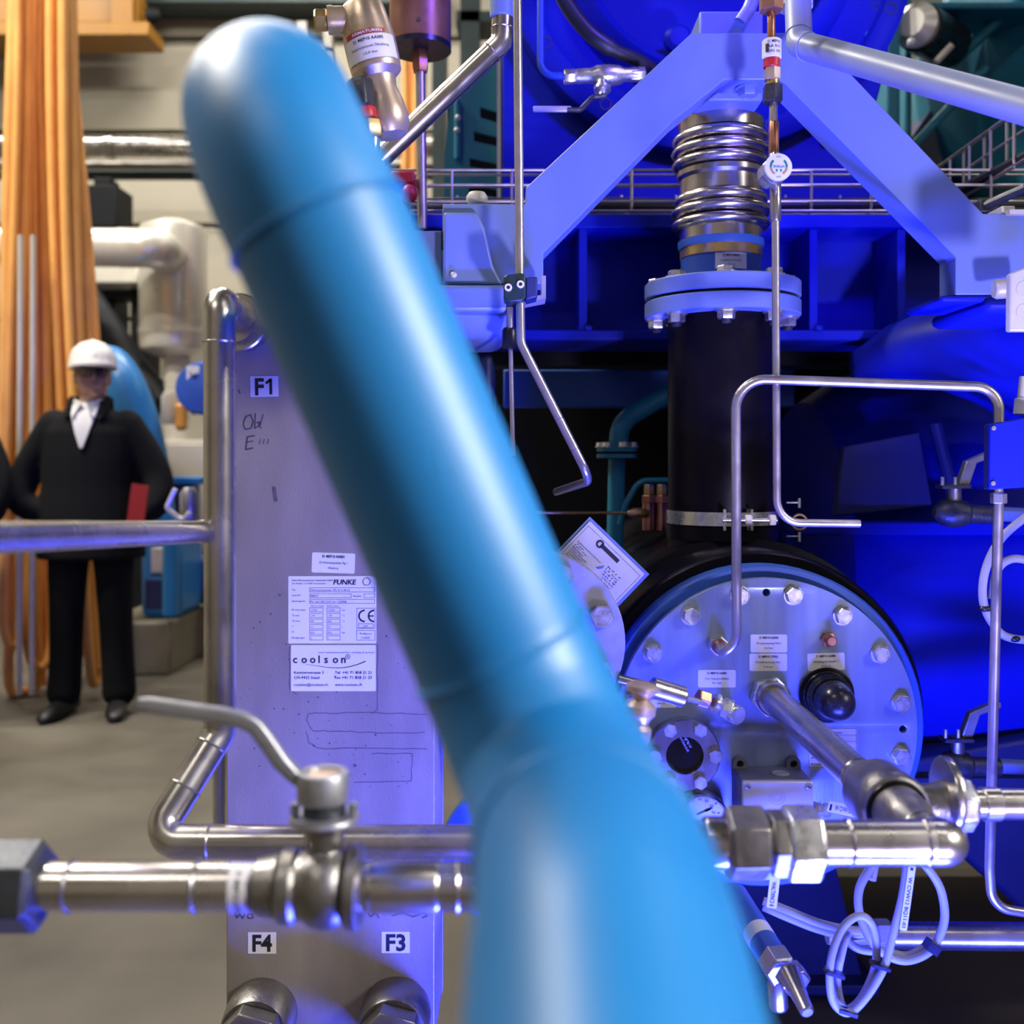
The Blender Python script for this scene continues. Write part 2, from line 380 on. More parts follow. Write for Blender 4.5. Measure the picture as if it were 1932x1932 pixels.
# blue LED bar on the floor under the front pipe
bl_, bt_, bw_, bc0 = BAR; bl_ = Vector(bl_); d = (Vector(bt_) - bl_).normalized(); Rq = d.to_track_quat('-Z', 'Y').to_matrix()
t = thing('led_bar', 'black LED wash bar with a blue lens strip on the floor under the front pipe', 'spotlight', (bl_.x, bl_.y, 0))
part('housing', G().box(bl_ - d * .045, (.58, .13, .07), Rq), 'lampcan', t, bevel=.006)
part('lens', G().box(bl_ - d * .006, (.54, .09, .006), Rq), 'ledblue', t)
for sx in (-.22, .22): part('foot', G().box((bl_.x + sx, bl_.y - .01, .035), (.03, .10, .07)), 'lampcan', t, bevel=.004)
l = light('led_bar_beam', 'AREA', bl_ + d * .004 - Vector((bl_.x, bl_.y, 0)), bw_, bc0, shape='RECTANGLE', size=.54, size_y=.09); l.parent = t; aim(l, bl_, bt_)
# blue floor spotlights aimed up at the machine
for i, (loc, to, w, cone, led) in enumerate(SPOTS):
    loc = Vector(loc); to = Vector(to); d = (to - loc).normalized(); side = Vector((-d.y, d.x, 0)).normalized()
    lab = ['standing on the floor beside the viewer on the right', 'hanging from the roof above the machine'][i]
    t = thing('blue_spotlight', f'black can spotlight with blue lens, {lab}', 'spotlight', (loc.x, loc.y, 0 if i == 0 else 7.0), 'blue spotlights')
    part('can', G().lathe([(.03, -.10), (.052, -.09), (.055, .035), (.050, .035), (.047, .005)], loc, d, 28), 'lampcan', t)
    part('lens', G().lathe([(.046, .004), (.046, .008)], loc, d, 28), 'ledblue', t)
    zb_ = .012 if i == 0 else loc.z + .13
    part('bracket', G().tube(fil([loc + side * .062, Vector((loc.x, loc.y, zb_)) + side * .062, Vector((loc.x, loc.y, zb_)) - side * .062, loc - side * .062], .02), .006, 8), 'lampcan', t)
    if i == 0: part('foot', G().lathe([(.07, 0), (.07, .010), (.065, .014)], (loc.x, loc.y, 0), (0, 0, 1), 28), 'lampcan', t)
    else: part('hanger_rod', G().tube([(loc.x, loc.y, zb_), (loc.x, loc.y, 7.0)], .012, 10), 'lampcan', t)
    l = light('spot_light', 'SPOT', loc + d * .045 - WL[t.name], w, led, spot_size=math.radians(cone), spot_blend=.6, shadow_soft_size=.09); l.parent = t; aim(l, loc, to)

# added unseen white light, right of the viewer, brightens the blue pipe
fl_, ft_, fw_, fc_ = ADDED_LIGHT; fl_ = Vector(fl_); d = (Vector(ft_) - fl_).normalized()
t = thing('added_light', 'added white rectangular light on a mast, unseen, right of the viewer', 'added light', (fl_.x, fl_.y, 0))
Rq = d.to_track_quat('-Z', 'Y').to_matrix()
part('added_head', G().box(fl_ - d * .05, (.95, .95, .08), Rq), 'lampcan', t, bevel=.01)
part('diffuser', G().box(fl_ - d * .005, (.88, .88, .01), Rq), 'ledwht', t)
part('added_mast', G().tube([(fl_.x + .06, fl_.y - .02, 0), fl_ - d * .09], .02, 14), 'lampcan', t)
for k in range(3): part('leg', G().tube([(fl_.x + .06, fl_.y - .02, .5), (fl_.x + .06 + .5 * math.cos(k * 2.094), fl_.y - .02 + .5 * math.sin(k * 2.094), .01)], .012, 10), 'lampcan', t)
l = light('added_light_beam', 'AREA', fl_ + d * .01 - Vector((fl_.x, fl_.y, 0)), fw_, fc_, shape='SQUARE', size=.88, spread=math.radians(38)); l.parent = t; aim(l, fl_, ft_)

# ---------------------------------------------------------------- far left: pipes along the wall, crane, cladded vessel
def hpipe(name, py, r_px, Y, x0, x1, m, label, flanges=()):
    t = thing(name, label, 'pipe', P(x0, py, Y)); r = S(r_px, Y)
    part('pipe', G().tube([P(x0, py, Y), P(x1, py, Y)], r, 24), m, t)
    for fx in flanges:
        c = P(fx, py, Y); part('flange_band', G().lathe([(r, -.03), (r * 1.16, -.03), (r * 1.16, .03), (r, .03)], c, (1, 0, 0), 24), m, t)
    return t
hpipe('wall_pipe', 277, 20, 8.6, -700, 900, 'steel', 'bright steel pipe with banded joints running along the back wall', (8, 45, 157, 210, 420))
hpipe('wall_pipe', 312, 9, 8.8, -700, 1000, 'cast', 'thin grey pipe just below the banded steel pipe on the back wall')
hpipe('wall_pipe', 331, 9, 8.9, -700, 1000, 'beam', 'lowest thin dark pipe of the set along the back wall')
solo('roof_beam', G().box((P(450, -6, 9.3).x, 9.3, P(0, -6, 9.3).z), (3.6, .25, .25)).box((P(450, 14, 9.3).x, 9.3, P(0, 14, 9.3).z), (3.6, .36, .06)), 'beam', 'dark steel roof beam behind the yellow crane end', 'beam')
t = thing('crane_girder', 'yellow overhead crane girder end at the top left', 'crane', P(190, 40, 8.8))
part('web', G().pbox(-300, -90, 262, 40, 8.9, .10), 'yellow', t)
part('bottom_flange', G().pbox(-320, 40, 280, 66, 8.75, .40), 'yellow', t, bevel=.01)
part('end_plate', G().pbox(210, -60, 250, 42, 8.80, .34), 'yellow', t)
part('buffer', G().lathe([(.06, 0), (.07, .05), (.05, .12)], P(278, 30, 8.9), (1, 0, 0), 20), 'dark', t)
solo('wall_box', G().pbox(165, 348, 220, 428, 8.0, .35).pbox(176, 334, 208, 350, 8.05, .2), 'dark', 'black box mounted below the pipes on the back wall', 'box', bevel=.01)
# cladded vessel with its inlet elbow
VY = 7.0
t = thing('cladded_vessel', 'tall silver-clad vertical vessel left of the blue pipe', 'vessel', P(327, 800, VY))
c = P(327, 660, VY); r = S(62, VY); hh = P(0, 430, VY).z - c.z
part('shell', G().lathe([(r * .35, -.06), (r * .95, 0), (r, .03), (r, hh - .03), (r * .96, hh), (r * .4, hh + .05)], c, (0, 0, 1), 40), 'cladd', t)
part('band', G().lathe([(r * 1.0, .10), (r * 1.02, .10), (r * 1.02, .14), (r, .14)], c, (0, 0, 1), 40, loop=True), 'cladd', t)
part('outlet_pipe', G().tube([c + Vector((.03, 0, -.05)), P(334, 1200, VY)], S(24, VY), 20), 'white2', t)
t = thing('cladded_duct', 'shiny clad pipe elbow entering the silver vessel', 'pipe', P(240, 470, 6.5))
r = S(36, 6.5); pts = [P(-60, 466, 6.6), P(300, 468, 6.5), P(322, 486, 6.9)]
part('pipe', G().tube([pts[0], pts[0].lerp(pts[1], .80)], r, 28), 'cladd', t)
part('elbow', G().tube(fil([pts[0].lerp(pts[1], .80), pts[1], pts[2]], .5, 12), r * 1.02, 28), 'cladd', t)
for k in (.35, .58, .80): part('seam_band', G().torus(pts[0].lerp(pts[1], k), (1, 0, 0), r, r * .04, 28, 6), 'cladd', t)
solo('black_duct', G().tube(cat([P(150, 540, 7.3), P(200, 610, 7.2), P(250, 690, 7.1), P(310, 760, 7.0)], 6), S(26, 7.2), 20), 'dark', 'black flexible duct slanting down behind the helmeted man', 'duct')
solo('pipe_gantry', G().pbox(168, 505, 290, 560, 7.6, .3).pbox(246, 540, 285, 1178, 7.5, .2).pbox(168, 560, 215, 1178, 7.7, .3), 'dark', 'dark steel gantry under the clad pipe elbow', 'gantry', bevel=.01)
solo('cross_duct', G().pbox(80, 498, 262, 536, 7.3, .25), 'cladd', 'flat grey metal duct under the clad pipe elbow', 'duct', bevel=.02)
# blue pump set behind the man
BYY = 6.0
t = thing('blue_pump', 'light blue curved pump casing behind the man in the dark coat', 'pump', P(260, 1170, BYY))
part('casing', G().tube([Vector(p) for p in cat([P(190, 700, BYY + .3), P(208, 690, BYY + .1), P(236, 730, BYY), P(262, 800, BYY), P(282, 890, BYY), P(292, 990, BYY)], 6)], S(38, BYY), 28), 'ltblue', t)
part('column', G().pbox(262, 985, 340, 1168, BYY - .1, .45), 'ltblue', t, bevel=.05)
part('recess', G().pbox(272, 1092, 306, 1150, BYY - .106, .05), 'dkblue', t, bevel=.01)
part('window_plate', G().pbox(284, 1032, 308, 1082, BYY - .115, .04), 'greyst', t, bevel=.01)
part('side_cylinder', G().tube([P(322, 1005, BYY - .22), P(322, 1160, BYY - .22)], S(14, BYY), 20), 'ltblue', t)
solo('concrete_plinth', G().box((P(280, 0, BYY).x, BYY + .1, .145), (.42, .7, .29)), 'plinth', 'low concrete block carrying the light blue pump', 'plinth', bevel=.01)
t = thing('blue_motor', 'round blue motor end with a white label, left of the upright steel pipe', 'motor', P(380, 800, 4.6))
c = P(384, 733, 4.6); r = S(50, 4.6)
part('housing', G().lathe([(r * .3, -.06), (r * .92, -.05), (r, -.02), (r, .22)], c, (0, 1, 0), 36), 'mblue', t)
part('terminal_label', G().pbox(352, 690, 376, 717, 4.6 - .056, .004), 'white', t)
part('lettering', G().tube([P(358, 703, 4.538), P(363, 709, 4.538), P(371, 705, 4.538)], S(1.6, 4.54), 6), 'ink', t)
part('stand', G().pbox(388, 770, 412, 1372, 4.62, .12), 'dkblue', t)
t = thing('cream_cabinet', 'cream control cabinet behind the upright steel pipe', 'cabinet', P(350, 1040, 6.8))
part('body', G().pbox(306, 830, 470, 1050, 6.8, .5), 'white2', t, bevel=.01)
part('door', G().pbox(312, 838, 460, 1042, 6.78, .02), 'white2', t, bevel=.006)
t = thing('orange_valve', 'small orange and white actuator beside the blue motor', 'valve', P(342, 815, 6.0))
part('stem', G().lathe([(.02, 0), (.035, .02), (.035, .14), (.02, .16)], P(342, 812, 6.0), (0, 0, 1), 16), 'orange', t)
part('cap', G().pbox(334, 766, 368, 773, 6.0, .08), 'blkpl', t)
part('bottle', G().lathe([(.05, 0), (.055, .02), (.055, .16), (.03, .2)], P(322, 800, 6.05), (0, 0, 1), 18), 'white2', t)
t = thing('skid_block', 'dark blue machine base block right of the light blue pump', 'machine base', P(360, 1118, 6.3))
part('block', G().pbox(338, 1058, 470, 1118, 6.3, .6), 'blue', t, bevel=.01)
part('shelf', G().pbox(306, 900, 380, 914, 6.25, .3), 'ltblue', t, bevel=.01)
part('bracket', G().pbox(312, 914, 360, 985, 6.4, .2), 'dkblue', t, bevel=.01)
part('foot', G().pbox(345, 1118, 400, 1140, 6.35, .5), 'plinth', t)
t = thing('lever_valve', 'little pale valve with a bent metal lever just above the horizontal rail', 'valve', P(357, 1000, 3.25))
part('lever', G().tube(fil([P(331, 922, 3.2), P(314, 958, 3.2), P(336, 976, 3.2)], .01, 4), S(5, 3.2), 8).tube(fil([P(336, 976, 3.2), P(346, 980, 3.2), P(358, 966, 3.2)], .01, 4), S(5, 3.2), 8), 'cladd', t)
part('body', G().lathe([(.02, 0), (.03, .02), (.03, .09), (.018, .11)], P(357, 985, 3.25), (0, 0, 1), 16), 'alu', t)
part('pipe', G().tube(fil([P(335, 1000, 3.25), P(414, 1000, 3.25), Vector((P(414, 0, 3.25).x, 3.25, 0))], .04, 6), .02, 14), 'alu', t)
# ---------------------------------------------------------------- orange hoses
def hose(k, x0, x1, y1, x2, Y):
    r = S(random.uniform(7, 11), Y); ph = random.uniform(0, 6)
    dn = [P(x0 + (x1 - x0) * s ** 1.5 + 4 * math.sin(ph + 5 * s), -60 + (y1 + 60) * s, Y) for s in [i / 9 for i in range(10)]]
    if x2 is not None:
        mid = P((x1 + x2) / 2, y1 + 40, Y + .04)
        up = [P(x2 + (x0 + 8 - x2) * (1 - s) ** 1.5, -60 + (y1 + 60) * s, Y + .10) for s in [1 - i / 9 for i in range(10)]]
        dn += [mid] + up
    dn = [Vector(p) for p in cat(dn, 4)]
    for q in dn: q.z = max(q.z, r + .002)
    o = solo('orange_hose', G().tube(dn, r, 10), 'orange', 'long orange hose hanging from above in the thick bundle behind the helmeted man', 'hose', 'orange hoses in the hanging bundle')
spec = [(30, 8, 1180, 40), (44, 20, 1290, 70), (52, 50, 1220, 96), (62, 52, 1250, None), (70, 96, 1310, 120), (80, 104, 1270, None), (90, 118, 1230, 150), (100, 140, 1290, None), (108, 150, 1180, 205), (116, 166, 1250, 188), (124, 186, 1262, None), (130, 200, 1225, None), (36, -10, 1100, None), (58, 30, 1140, None), (76, 76, 1310, None), (86, 90, 1150, None), (112, 160, 1040, None), (134, 178, 1120, None), (24, 2, 900, None), (96, 128, 1200, None)]
for k, (x0, x1, y1, x2) in enumerate(spec): hose(k, x0, x1, y1, x2, 5.12 + .05 * (k % 9))
for k, (x, Y) in enumerate([(762, 6.1), (772, 6.2), (786, 6.1), (800, 6.25)]):
    r = S(8, Y); pts = [Vector(p) for p in cat([P(x + 4 * math.sin(j + k), 20 + 120 * j, Y) for j in range(12)], 4)]
    for q in pts: q.z = max(q.z, r + .002)
    solo('orange_hose', G().tube(pts, r, 10), 'orange', 'orange hose hanging far behind the rod under the brown bell', 'hose', 'orange hoses behind the brown bell')
for x, y0, y1 in ((39, 444, 840), (63, 444, 760)):
    solo('steel_post', G().tube([P(x, y0, 5.05), P(x - 3, 1311, 5.05)], S(5.5, 5.05), 12), 'cladd', 'thin grey metal post in front of the orange hoses' + (', the left of two' if x == 39 else ', the right of two'), 'post')
solo('back_column', G().pbox(815, -40, 840, 1210, 6.8, .3), 'beam', 'dark steel column right of the far orange hoses', 'column')
solo('back_column', G().pbox(868, -40, 905, 130, 6.6, .3).pbox(860, 20, 950, 40, 6.6, .3), 'beam', 'dark steel column with a cross member behind the teal casing', 'column')
solo('ladder_frame', G().pbox(560, 40, 578, 1191, 7.2, .1).pbox(610, 20, 626, 1191, 7.2, .1).pbox(560, 90, 626, 98, 7.2, .08).pbox(560, 150, 626, 158, 7.2, .08), 'cast', 'grey ladder frame behind the brass safety valve', 'ladder')

# ================================================================ THE MACHINE
# ---------------------------------------------------------------- horizontal tank with its bolted end cover
TX, TZ, TY = (1446 - CX) / F * 1.5, CH - (1376 - HZ) / F * 1.5, 1.5
tank = thing('horizontal_tank', 'horizontal tank with black insulation and a bolted metal end cover', 'tank', (TX, TY + .4, TZ - .27))
AXY = (0, 1, 0)
part('insulation', G().lathe([(.235, .055), (.252, .056), (.257, .066), (.259, 1.10), (.20, 1.16)], (TX, TY, TZ), AXY, 72), 'black', tank)
part('insulation_collar', G().lathe([(.252, .16), (.268, .165), (.270, .50), (.252, .51)], (TX, TY, TZ), AXY, 72, loop=True), 'black', tank)
part('shell_flange', G().lathe([(.205, .018), (.236, .018), (.239, .022), (.239, .054), (.205, .055)], (TX, TY, TZ), AXY, 72), 'mblue', tank)
bc = .2003
sp = [circ(TX, TZ, .2205, 96)] + [circ(TX + bc * math.sin(k * PI / 2), TZ + bc * math.cos(k * PI / 2), .0064, 16) for k in range(4)]
cover = holed('end_cover', sp, TY, .018, 'cover', tank, bev=.001)
for k in range(16):
    a = math.radians(11.25 + 22.5 * k); bolt(cover, (TX + bc * math.sin(a), TY, TZ + bc * math.cos(a)), .0128, .011, washer=1.12, spin=.3 + k)
for k, (a, x, y, w, h, b, c) in enumerate([('S1 MEP10 AA002', 1416, 1197, 69, 34, 'Druckmessung MAG', '0-25 bar'), ('S1 MEP10 CP002', 1414, 1233, 71, 33, 'Druckmessung Abs.', '0-16 bar'),
        ('S1 MEP10 AA004', 1523, 1233, 70, 33, 'Entlüftung Verdampfer 1', 'DN 15'), ('S1 MEP10 AA001', 1317, 1264, 71, 33, 'Temp. Messung im Behälter', 'Pt 100'), ('S1 MEP10 AA003', 1218, 1303, 59, 32, 'Entleerung', 'DN 10')]):
    sticker(tank, flatmap(x, y, TY, -.03 if k == 2 else 0), w, h, tag3(a, b, c, w, h))
def dr(g, mp):
    put_rect(g, mp, 1, 1, 91, 76, .8)
    for j, (s, w) in enumerate([('Verdampfer / Evaporator', 74), ('Behälter Nr.', 50), ('max. Druck bar', 56), ('Inhalt l', 40), ('Baujahr', 44), ('Prüfung', 42)]):
        put_text(g, mp, s, 5, 11 + j * 12, 4.5, w * .8); put_fill(g, mp, 2, 13.5 + j * 12, 90, 14 + j * 12)
sticker(tank, flatmap(1525, 1373, TY), 92, 77, dr, 'greyst', 'rating_plate', 'small rating plate half hidden by the pipe')
# sight glass
def cz(px, py, Y=TY): return P(px, py, Y)
c = cz(1287, 1417); y0 = Vector((0, -1, 0))
fl = part('sight_glass_flange', G().lathe([(S(40, TY), 0), (S(66, TY), 0), (S(67, TY), .003), (S(67, TY), .022), (S(65, TY), .024), (S(35, TY), .024), (S(34, TY), .022), (S(34, TY), .004), (S(40, TY), .002)], c, y0, 48, loop=True), 'steel', tank)
part('glass', G().lathe([(S(34, TY), .003), (S(34, TY), .017)], c, y0, 40), 'glass', fl)
mp = flatmap(1287, 1417, TY - .0175)
g = G(); put_text(g, mp, 'HYDRAULIK', -6, -26, 4.2, None, 'l', .01, rot=1.05); put_text(g, mp, 'DIN 28120', 2, -28, 4.0, None, 'l', 0, rot=1.05); put_stroke(g, mp, [(4, -20), (8, -24), (12, -18), (9, -13)], 1.2)
part('lettering', g, 'greyst', fl)
for k in range(6):
    a = math.radians(30 + 60 * k); bolt(fl, c + Vector((S(56, TY) * math.sin(a), -.024, S(56, TY) * math.cos(a))), S(13.5, TY), .008, washer=0, spin=.5 + k)
# thermometer gauge
c = cz(1320, 1534)
gg = part('gauge_case', G().lathe([(S(30, TY), 0), (S(45, TY), .002), (S(48, TY), .006), (S(48, TY), .030), (S(45, TY), .034), (S(42, TY), .032), (S(42, TY), .026)], c, y0, 48), 'zinc', tank)
part('dial', G().lathe([(S(42, TY), .026), (S(42, TY), .0275)], c, y0, 48), 'dial', gg)
g = G(); mp = flatmap(1320, 1534, TY - .0278)
for k in range(9):
    a = math.radians(-120 + 30 * k); s_, c_ = math.sin(a), math.cos(a)
    put_stroke(g, mp, [(s_ * 33, -c_ * 33), (s_ * 38, -c_ * 38)], 1.3)
    if 0 < k < 8: put_text(g, mp, str(k * 10), s_ * 26, -c_ * 26 + 2, 5, None, 'c')
put_stroke(g, mp, [(-6, 3), (24, -10)], 2.6); put_stroke(g, mp, [(10, -4), (20, -8)], 4.0)
part('scale_and_needle', g, 'ink', gg)
# junction box
BYf = 1.43; bx0, bx1, bz1 = (1400 - CX) / F * BYf, (1535 - CX) / F * BYf, CH - (1473 - HZ) / F * BYf
jb = thing('junction_box', 'grey metal junction box with a screwed lid on the tank cover', 'junction box', ((bx0 + bx1) / 2, 1.46, bz1 - .10))
part('body', G().box(((bx0 + bx1) / 2, 1.468, bz1 - .05), (bx1 - bx0, .062, .10)), 'boxpnt', jb, bevel=.003)
lid = part('lid', G().box(((bx0 + bx1) / 2, 1.4325, bz1 - .05), (bx1 - bx0 - .001, .009, .099)), 'greyst', jb, bevel=.002)
for sx in (bx0 + .0075, bx1 - .0075):
    for sz in (bz1 - .0075, bz1 - .0925):
        inst('screw', 'lidscrew', lambda: G().lathe([(.0040, -.001), (.0042, .0012), (.0030, .0016), (.0028, .0008), (.0004, .0008)], (0, 0, 0), (0, -1, 0), 20), 'zinc', lid, (sx, 1.4278, sz))
        part('screw_slot', G().box((sx, 1.4266, sz), (.0055, .0008, .001), Ry(.7)), 'ink', lid)
g = G(); g.torus((P(1467, 1503, 1.4278)), y0, S(10, 1.43), .0005, 28, 6); g.torus((P(1467, 1503, 1.4278)), y0, S(6, 1.43), .0005, 24, 6); g.torus((P(1467, 1503, 1.4278)), y0, S(15, 1.43), .0004, 28, 6)
part('embossed_mark', g, 'greyst', lid)
part('knockout_cap', G().lathe([(.0125, 0), (.0125, .0012), (.010, .0018), (.009, .001)], ((bx0 + bx1) / 2 + .012, 1.462, bz1), (0, 0, 1), 28), 'dirty', jb)
for px in (1396, 1497):
    e = P(px, 1441, 1.492); holes = [[(e.x + .0105 * math.cos(a), e.z + .0105 * math.sin(a)) for a in [k * PI / 12 for k in range(13)]] + [(e.x - .0105, e.z - .02), (e.x + .0105, e.z - .02)], circ(e.x, e.z, .0052, 16)]
    holed('mounting_ear', holes, 1.490, .009, 'boxpnt', jb)
    part('ear_screw', G().lathe([(.0050, 0), (.0050, .003), (.003, .003), (.0028, .001)], (e.x, 1.4985, e.z), y0, 16), 'blkpl', jb)
gl = P(1536, 1527, 1.455)
cg = thing('cable_gland', 'brass-coloured cable gland on the right side of the junction box', 'cable gland', gl)
part('body', G().lathe([(.008, 0), (.008, .004), (.0105, .004), (.0105, .010), (.0085, .010), (.0085, .013), (.0100, .013), (.0100, .021), (.007, .023)], gl, (1, -.05, -.05), 6), 'zinc', cg)
part('locknut', G().lathe([(.011, 0), (.011, .003)], gl, (1, -.05, -.05), 6), 'brass', cg)
g = G().tube([Vector(p) for p in cat([gl + Vector((.02, 0, -.001)), P(1590, 1532, 1.44), P(1630, 1560, 1.42), P(1650, 1610, 1.40), P(1645, 1660, 1.38)], 6)], .0058, 12)
cb = thing('tagged_cable', 'pale cable with a white tag leaving the junction box gland', 'cable', P(1600, 1600, 1.43)); part('sheath', g, 'cable', cb)
def dr(g, mp): put_text(g, mp, 'W CVW12 BQ11', 14, 15, 9, 46, 'l', .01); put_fill(g, mp, 4, 6, 8, 18)
sticker(cb, flatmap(1564, 1510, 1.425, .22), 64, 21, dr, name='cable_tag')
# black knob, copper plug, tube fitting
X0, Z0 = cz(1558, 1310).x, cz(1558, 1310).z
kn = thing('black_plug', 'black domed screw plug on the tank cover', 'plug', (X0, TY, Z0 - .04))
part('base', G().lathe([(.038, 0), (.038, .006), (.034, .009), (.034, .022), (.032, .024), (.032, .030), (.030, .032)], (X0, TY, Z0), y0, 40), 'blkpl', kn)
part('cap', G().lathe([(.028, .030), (.028, .040), (.0265, .044)] + [(.0262 * math.cos(a), .050 + .026 * math.sin(a)) for a in [k * PI / 16 for k in range(9)]], (X0, TY, Z0), y0, 40), 'blkpl', kn)
part('seal_ring', G().torus((X0, TY - .005, Z0), y0, .037, .0035, 40, 8), 'black', kn)
c = cz(1562, 1206)
solo('copper_plug', G().lathe([(.010, 0), (.010, .006), (.0075, .007), (.0075, .018), (.006, .020)], c, y0, 20).lathe([(.0115, 0), (.0115, .005)], c, y0, 6), 'copper', 'small copper plug above the right tag on the tank cover', 'plug')
# big axial outlet pipe with its valve block and the elbow to the front pipe
AX, AZ = TX + .003, CH - (1310 - HZ) / F * 1.5
op = thing('outlet_pipe', 'steel outlet pipe coming forward from the tank cover into a fat valve block', 'pipe', (AX, 1.2, AZ - .04))
hexnut('flange_nut', (AX, TY, AZ), y0, .030, .022, 'zinc', op, .25)
part('collar', G().lathe([(.024, .02), (.025, .03), (.0225, .036)], (AX, TY, AZ), y0, 36), 'steel', op)
part('pipe', G().tube([(AX, TY - .02, AZ), (AX, 1.10, AZ)], .0195, 32), 'steel', op)
part('valve_block', G().lathe([(.0195, .395), (.021, .40), (.030, .43), (.0340, .44), (.0340, .472), (.0355, .476), (.0355, .492), (.0335, .496), (.0335, .500), (.0265, .503), (.0258, .530), (.0235, .536), (.0205, .548), (.0195, .56)], (AX, TY, AZ), y0, 44), 'cast', op)
part('gap_shade_ring', G().torus((AX, TY - .5015, AZ), y0, .0275, .003, 40, 8), 'black', op)  # black ring that paints the shade in the gap
part('pipe', G().tube([(AX, .945, AZ), (AX, .93, AZ)], .0195, 32), 'steel', op)
for yy in (1.105, .938): part('weld_seam', G().torus((AX, yy, AZ), y0, .0196, .0015, 32, 6), 'steel', op)
# side branch to the right
br = thing('branch_pipe', 'bright steel branch pipe with a union leaving the valve block to the right', 'pipe', (AX + .12, 1.02, AZ - .04))
BYb = 1.02; b0 = Vector((AX, BYb, AZ)); bx = Vector((1, 0, 0))
part('stub', G().lathe([(.020, .02), (.020, .045), (.0225, .050), (.0235, .075), (.021, .082)], b0, bx, 32), 'cast', br)
part('union_nut', G().lathe([(.024, .062), (.027, .064), (.027, .078), (.024, .080)], b0, bx, 8, .3), 'zinc', br, bevel=.001)
part('disc_flange', G().lathe([(.012, .058), (.036, .058), (.037, .060), (.037, .064), (.036, .066), (.012, .066)], b0 + Vector((-.004, 0, .010)), bx, 36), 'steel', br)
part('pipe', G().tube([b0 + bx * .08, b0 + bx * .55], .0150, 28), 'steel', br)
part('sleeve', G().lathe([(.0155, .092), (.0165, .093), (.0165, .108), (.0155, .109)], b0, bx, 32, loop=True), 'steel', br)
# instrument tube from tank fitting up, across and into the right box
IY = 1.40
it = thing('instrument_tube', 'thin bent steel tube rising from the tank cover and crossing to the blue box', 'tube', P(1388, 1215, IY))
e0 = cz(1352, 1215)
hexnut('fitting_nut', e0, y0, .0155, .018, 'zinc', it, .3)
part('ferrule', G().lathe([(.010, .017), (.011, .019), (.011, .028), (.0085, .032)], e0, y0, 24), 'copper', it)
tp = [e0 + Vector((0, -.02, 0)), Vector((e0.x, IY + .005, P(0, 1236, IY).z)), Vector((P(1390, 0, IY).x, IY, P(0, 1210, IY).z)), P(1388, 714, IY), P(1884, 731, IY - .05), P(1884, 815, IY - .05)]
tp[1].x = P(1366, 0, IY).x
part('bent_tube', G().tube(fil(fil(tp[:3] + tp[3:], .040, 10), .001, 2), S(9.3, IY), 18), 'tube', it)
# thermowell
sw = thing('temperature_probe', 'slanting temperature probe with a steel sleeve in front of the sight glass', 'probe', P(1290, 1320, 1.36))
q = [P(1166, 1281, 1.36), P(1226, 1296, 1.36), P(1292, 1316, 1.37), P(1322, 1324, 1.385)]; ax = (q[2] - q[1]).normalized()
part('rod', G().tube([q[0], q[1]], S(9, 1.36), 18), 'steel', sw)
part('sleeve', G().lathe([(S(14, 1.36), 0), (S(20, 1.36), .003), (S(20, 1.36), (q[2] - q[1]).length - .003), (S(15, 1.36), (q[2] - q[1]).length)], q[1], ax, 30), 'steel', sw)
part('thin_rod', G().tube([q[2], q[3] + ax * .01], S(5.5, 1.36), 14), 'tube', sw)
hexnut('copper_nut', P(1316, 1315, 1.39), ax, S(17, 1.38), S(24, 1.38), 'copper', sw)
part('spring', G().lathe([(S(10, 1.38), 0), (S(18, 1.38), .003), (S(11, 1.38), .006), (S(19, 1.38), .010), (S(11, 1.38), .014), (S(14, 1.38), .02)], P(1342, 1324, 1.395), ax, 24), 'zinc', sw)
hexnut('end_nut', P(1362, 1333, 1.40), (.9, -.35, -.25), S(19, 1.4), .016, 'zinc', sw)
part('end_cap', G().lathe([(S(17, 1.4), 0), (S(18, 1.4), .004), (S(18, 1.4), .020), (S(16, 1.4), .022)], P(1374, 1340, 1.405), (.45, -.85, -.15), 28), 'zinc', sw)
part('mount', G().tube([P(1384, 1348, 1.41), P(1372, 1330, 1.5)], S(12, 1.42), 16), 'zinc', sw)
# drain connection under the tank
solo('tank_saddle', G().ppoly([(1330, 1560), (1560, 1560), (1640, 1900), (1250, 1900)], 2.30, .05).ppoly([(1240, 1860), (1660, 1860), (1660, 1878), (1240, 1878)], 2.25, .2), 'dkblue', 'blue support saddle under the black insulated tank', 'saddle', bevel=.003)

# ---------------------------------------------------------------- upright black pipe, flange pair, bellows
RY = 1.75; RX = (1362 - CX) / F * RY; vz = (0, 0, 1)
def zpx(py, Y=RY): return CH - (py - HZ) / F * Y
rp = thing('riser_pipe', 'black insulated upright pipe with a bolted flange pair and a steel clamp', 'pipe', (RX, RY, TZ + .2))
part('insulation', G().lathe([(.088, TZ + .19), (.0915, TZ + .20), (.0915, 1.446), (.07, 1.447)], (RX, RY, 0), vz, 56), 'black', rp)
part('seam_band', G().lathe([(.091, zpx(1015)), (.094, zpx(1014)), (.094, zpx(990)), (.091, zpx(989))], (RX, RY, 0), vz, 56, loop=True), 'black', rp)
zc = CH - (980 - HZ) / F * 1.66
cl = part('clamp_band', G().lathe([(.091, zc - .011), (.0935, zc - .011), (.0935, zc + .011), (.091, zc + .011)], (RX, RY, 0), vz, 56, loop=True), 'zinc', rp)
for a in (-.16, .25):
    pz = Vector((RX + .1 * math.sin(a), RY - .1 * math.cos(a), zc)); part('clamp_ear', G().box(pz, (.004, .018, .034), Rz(a)), 'zinc', cl)
ca, cb_ = Vector((RX + .105 * math.sin(-.2), RY - .105, zc)), Vector((RX + .115 * math.sin(.62), RY - .115 * math.cos(.45), zc))
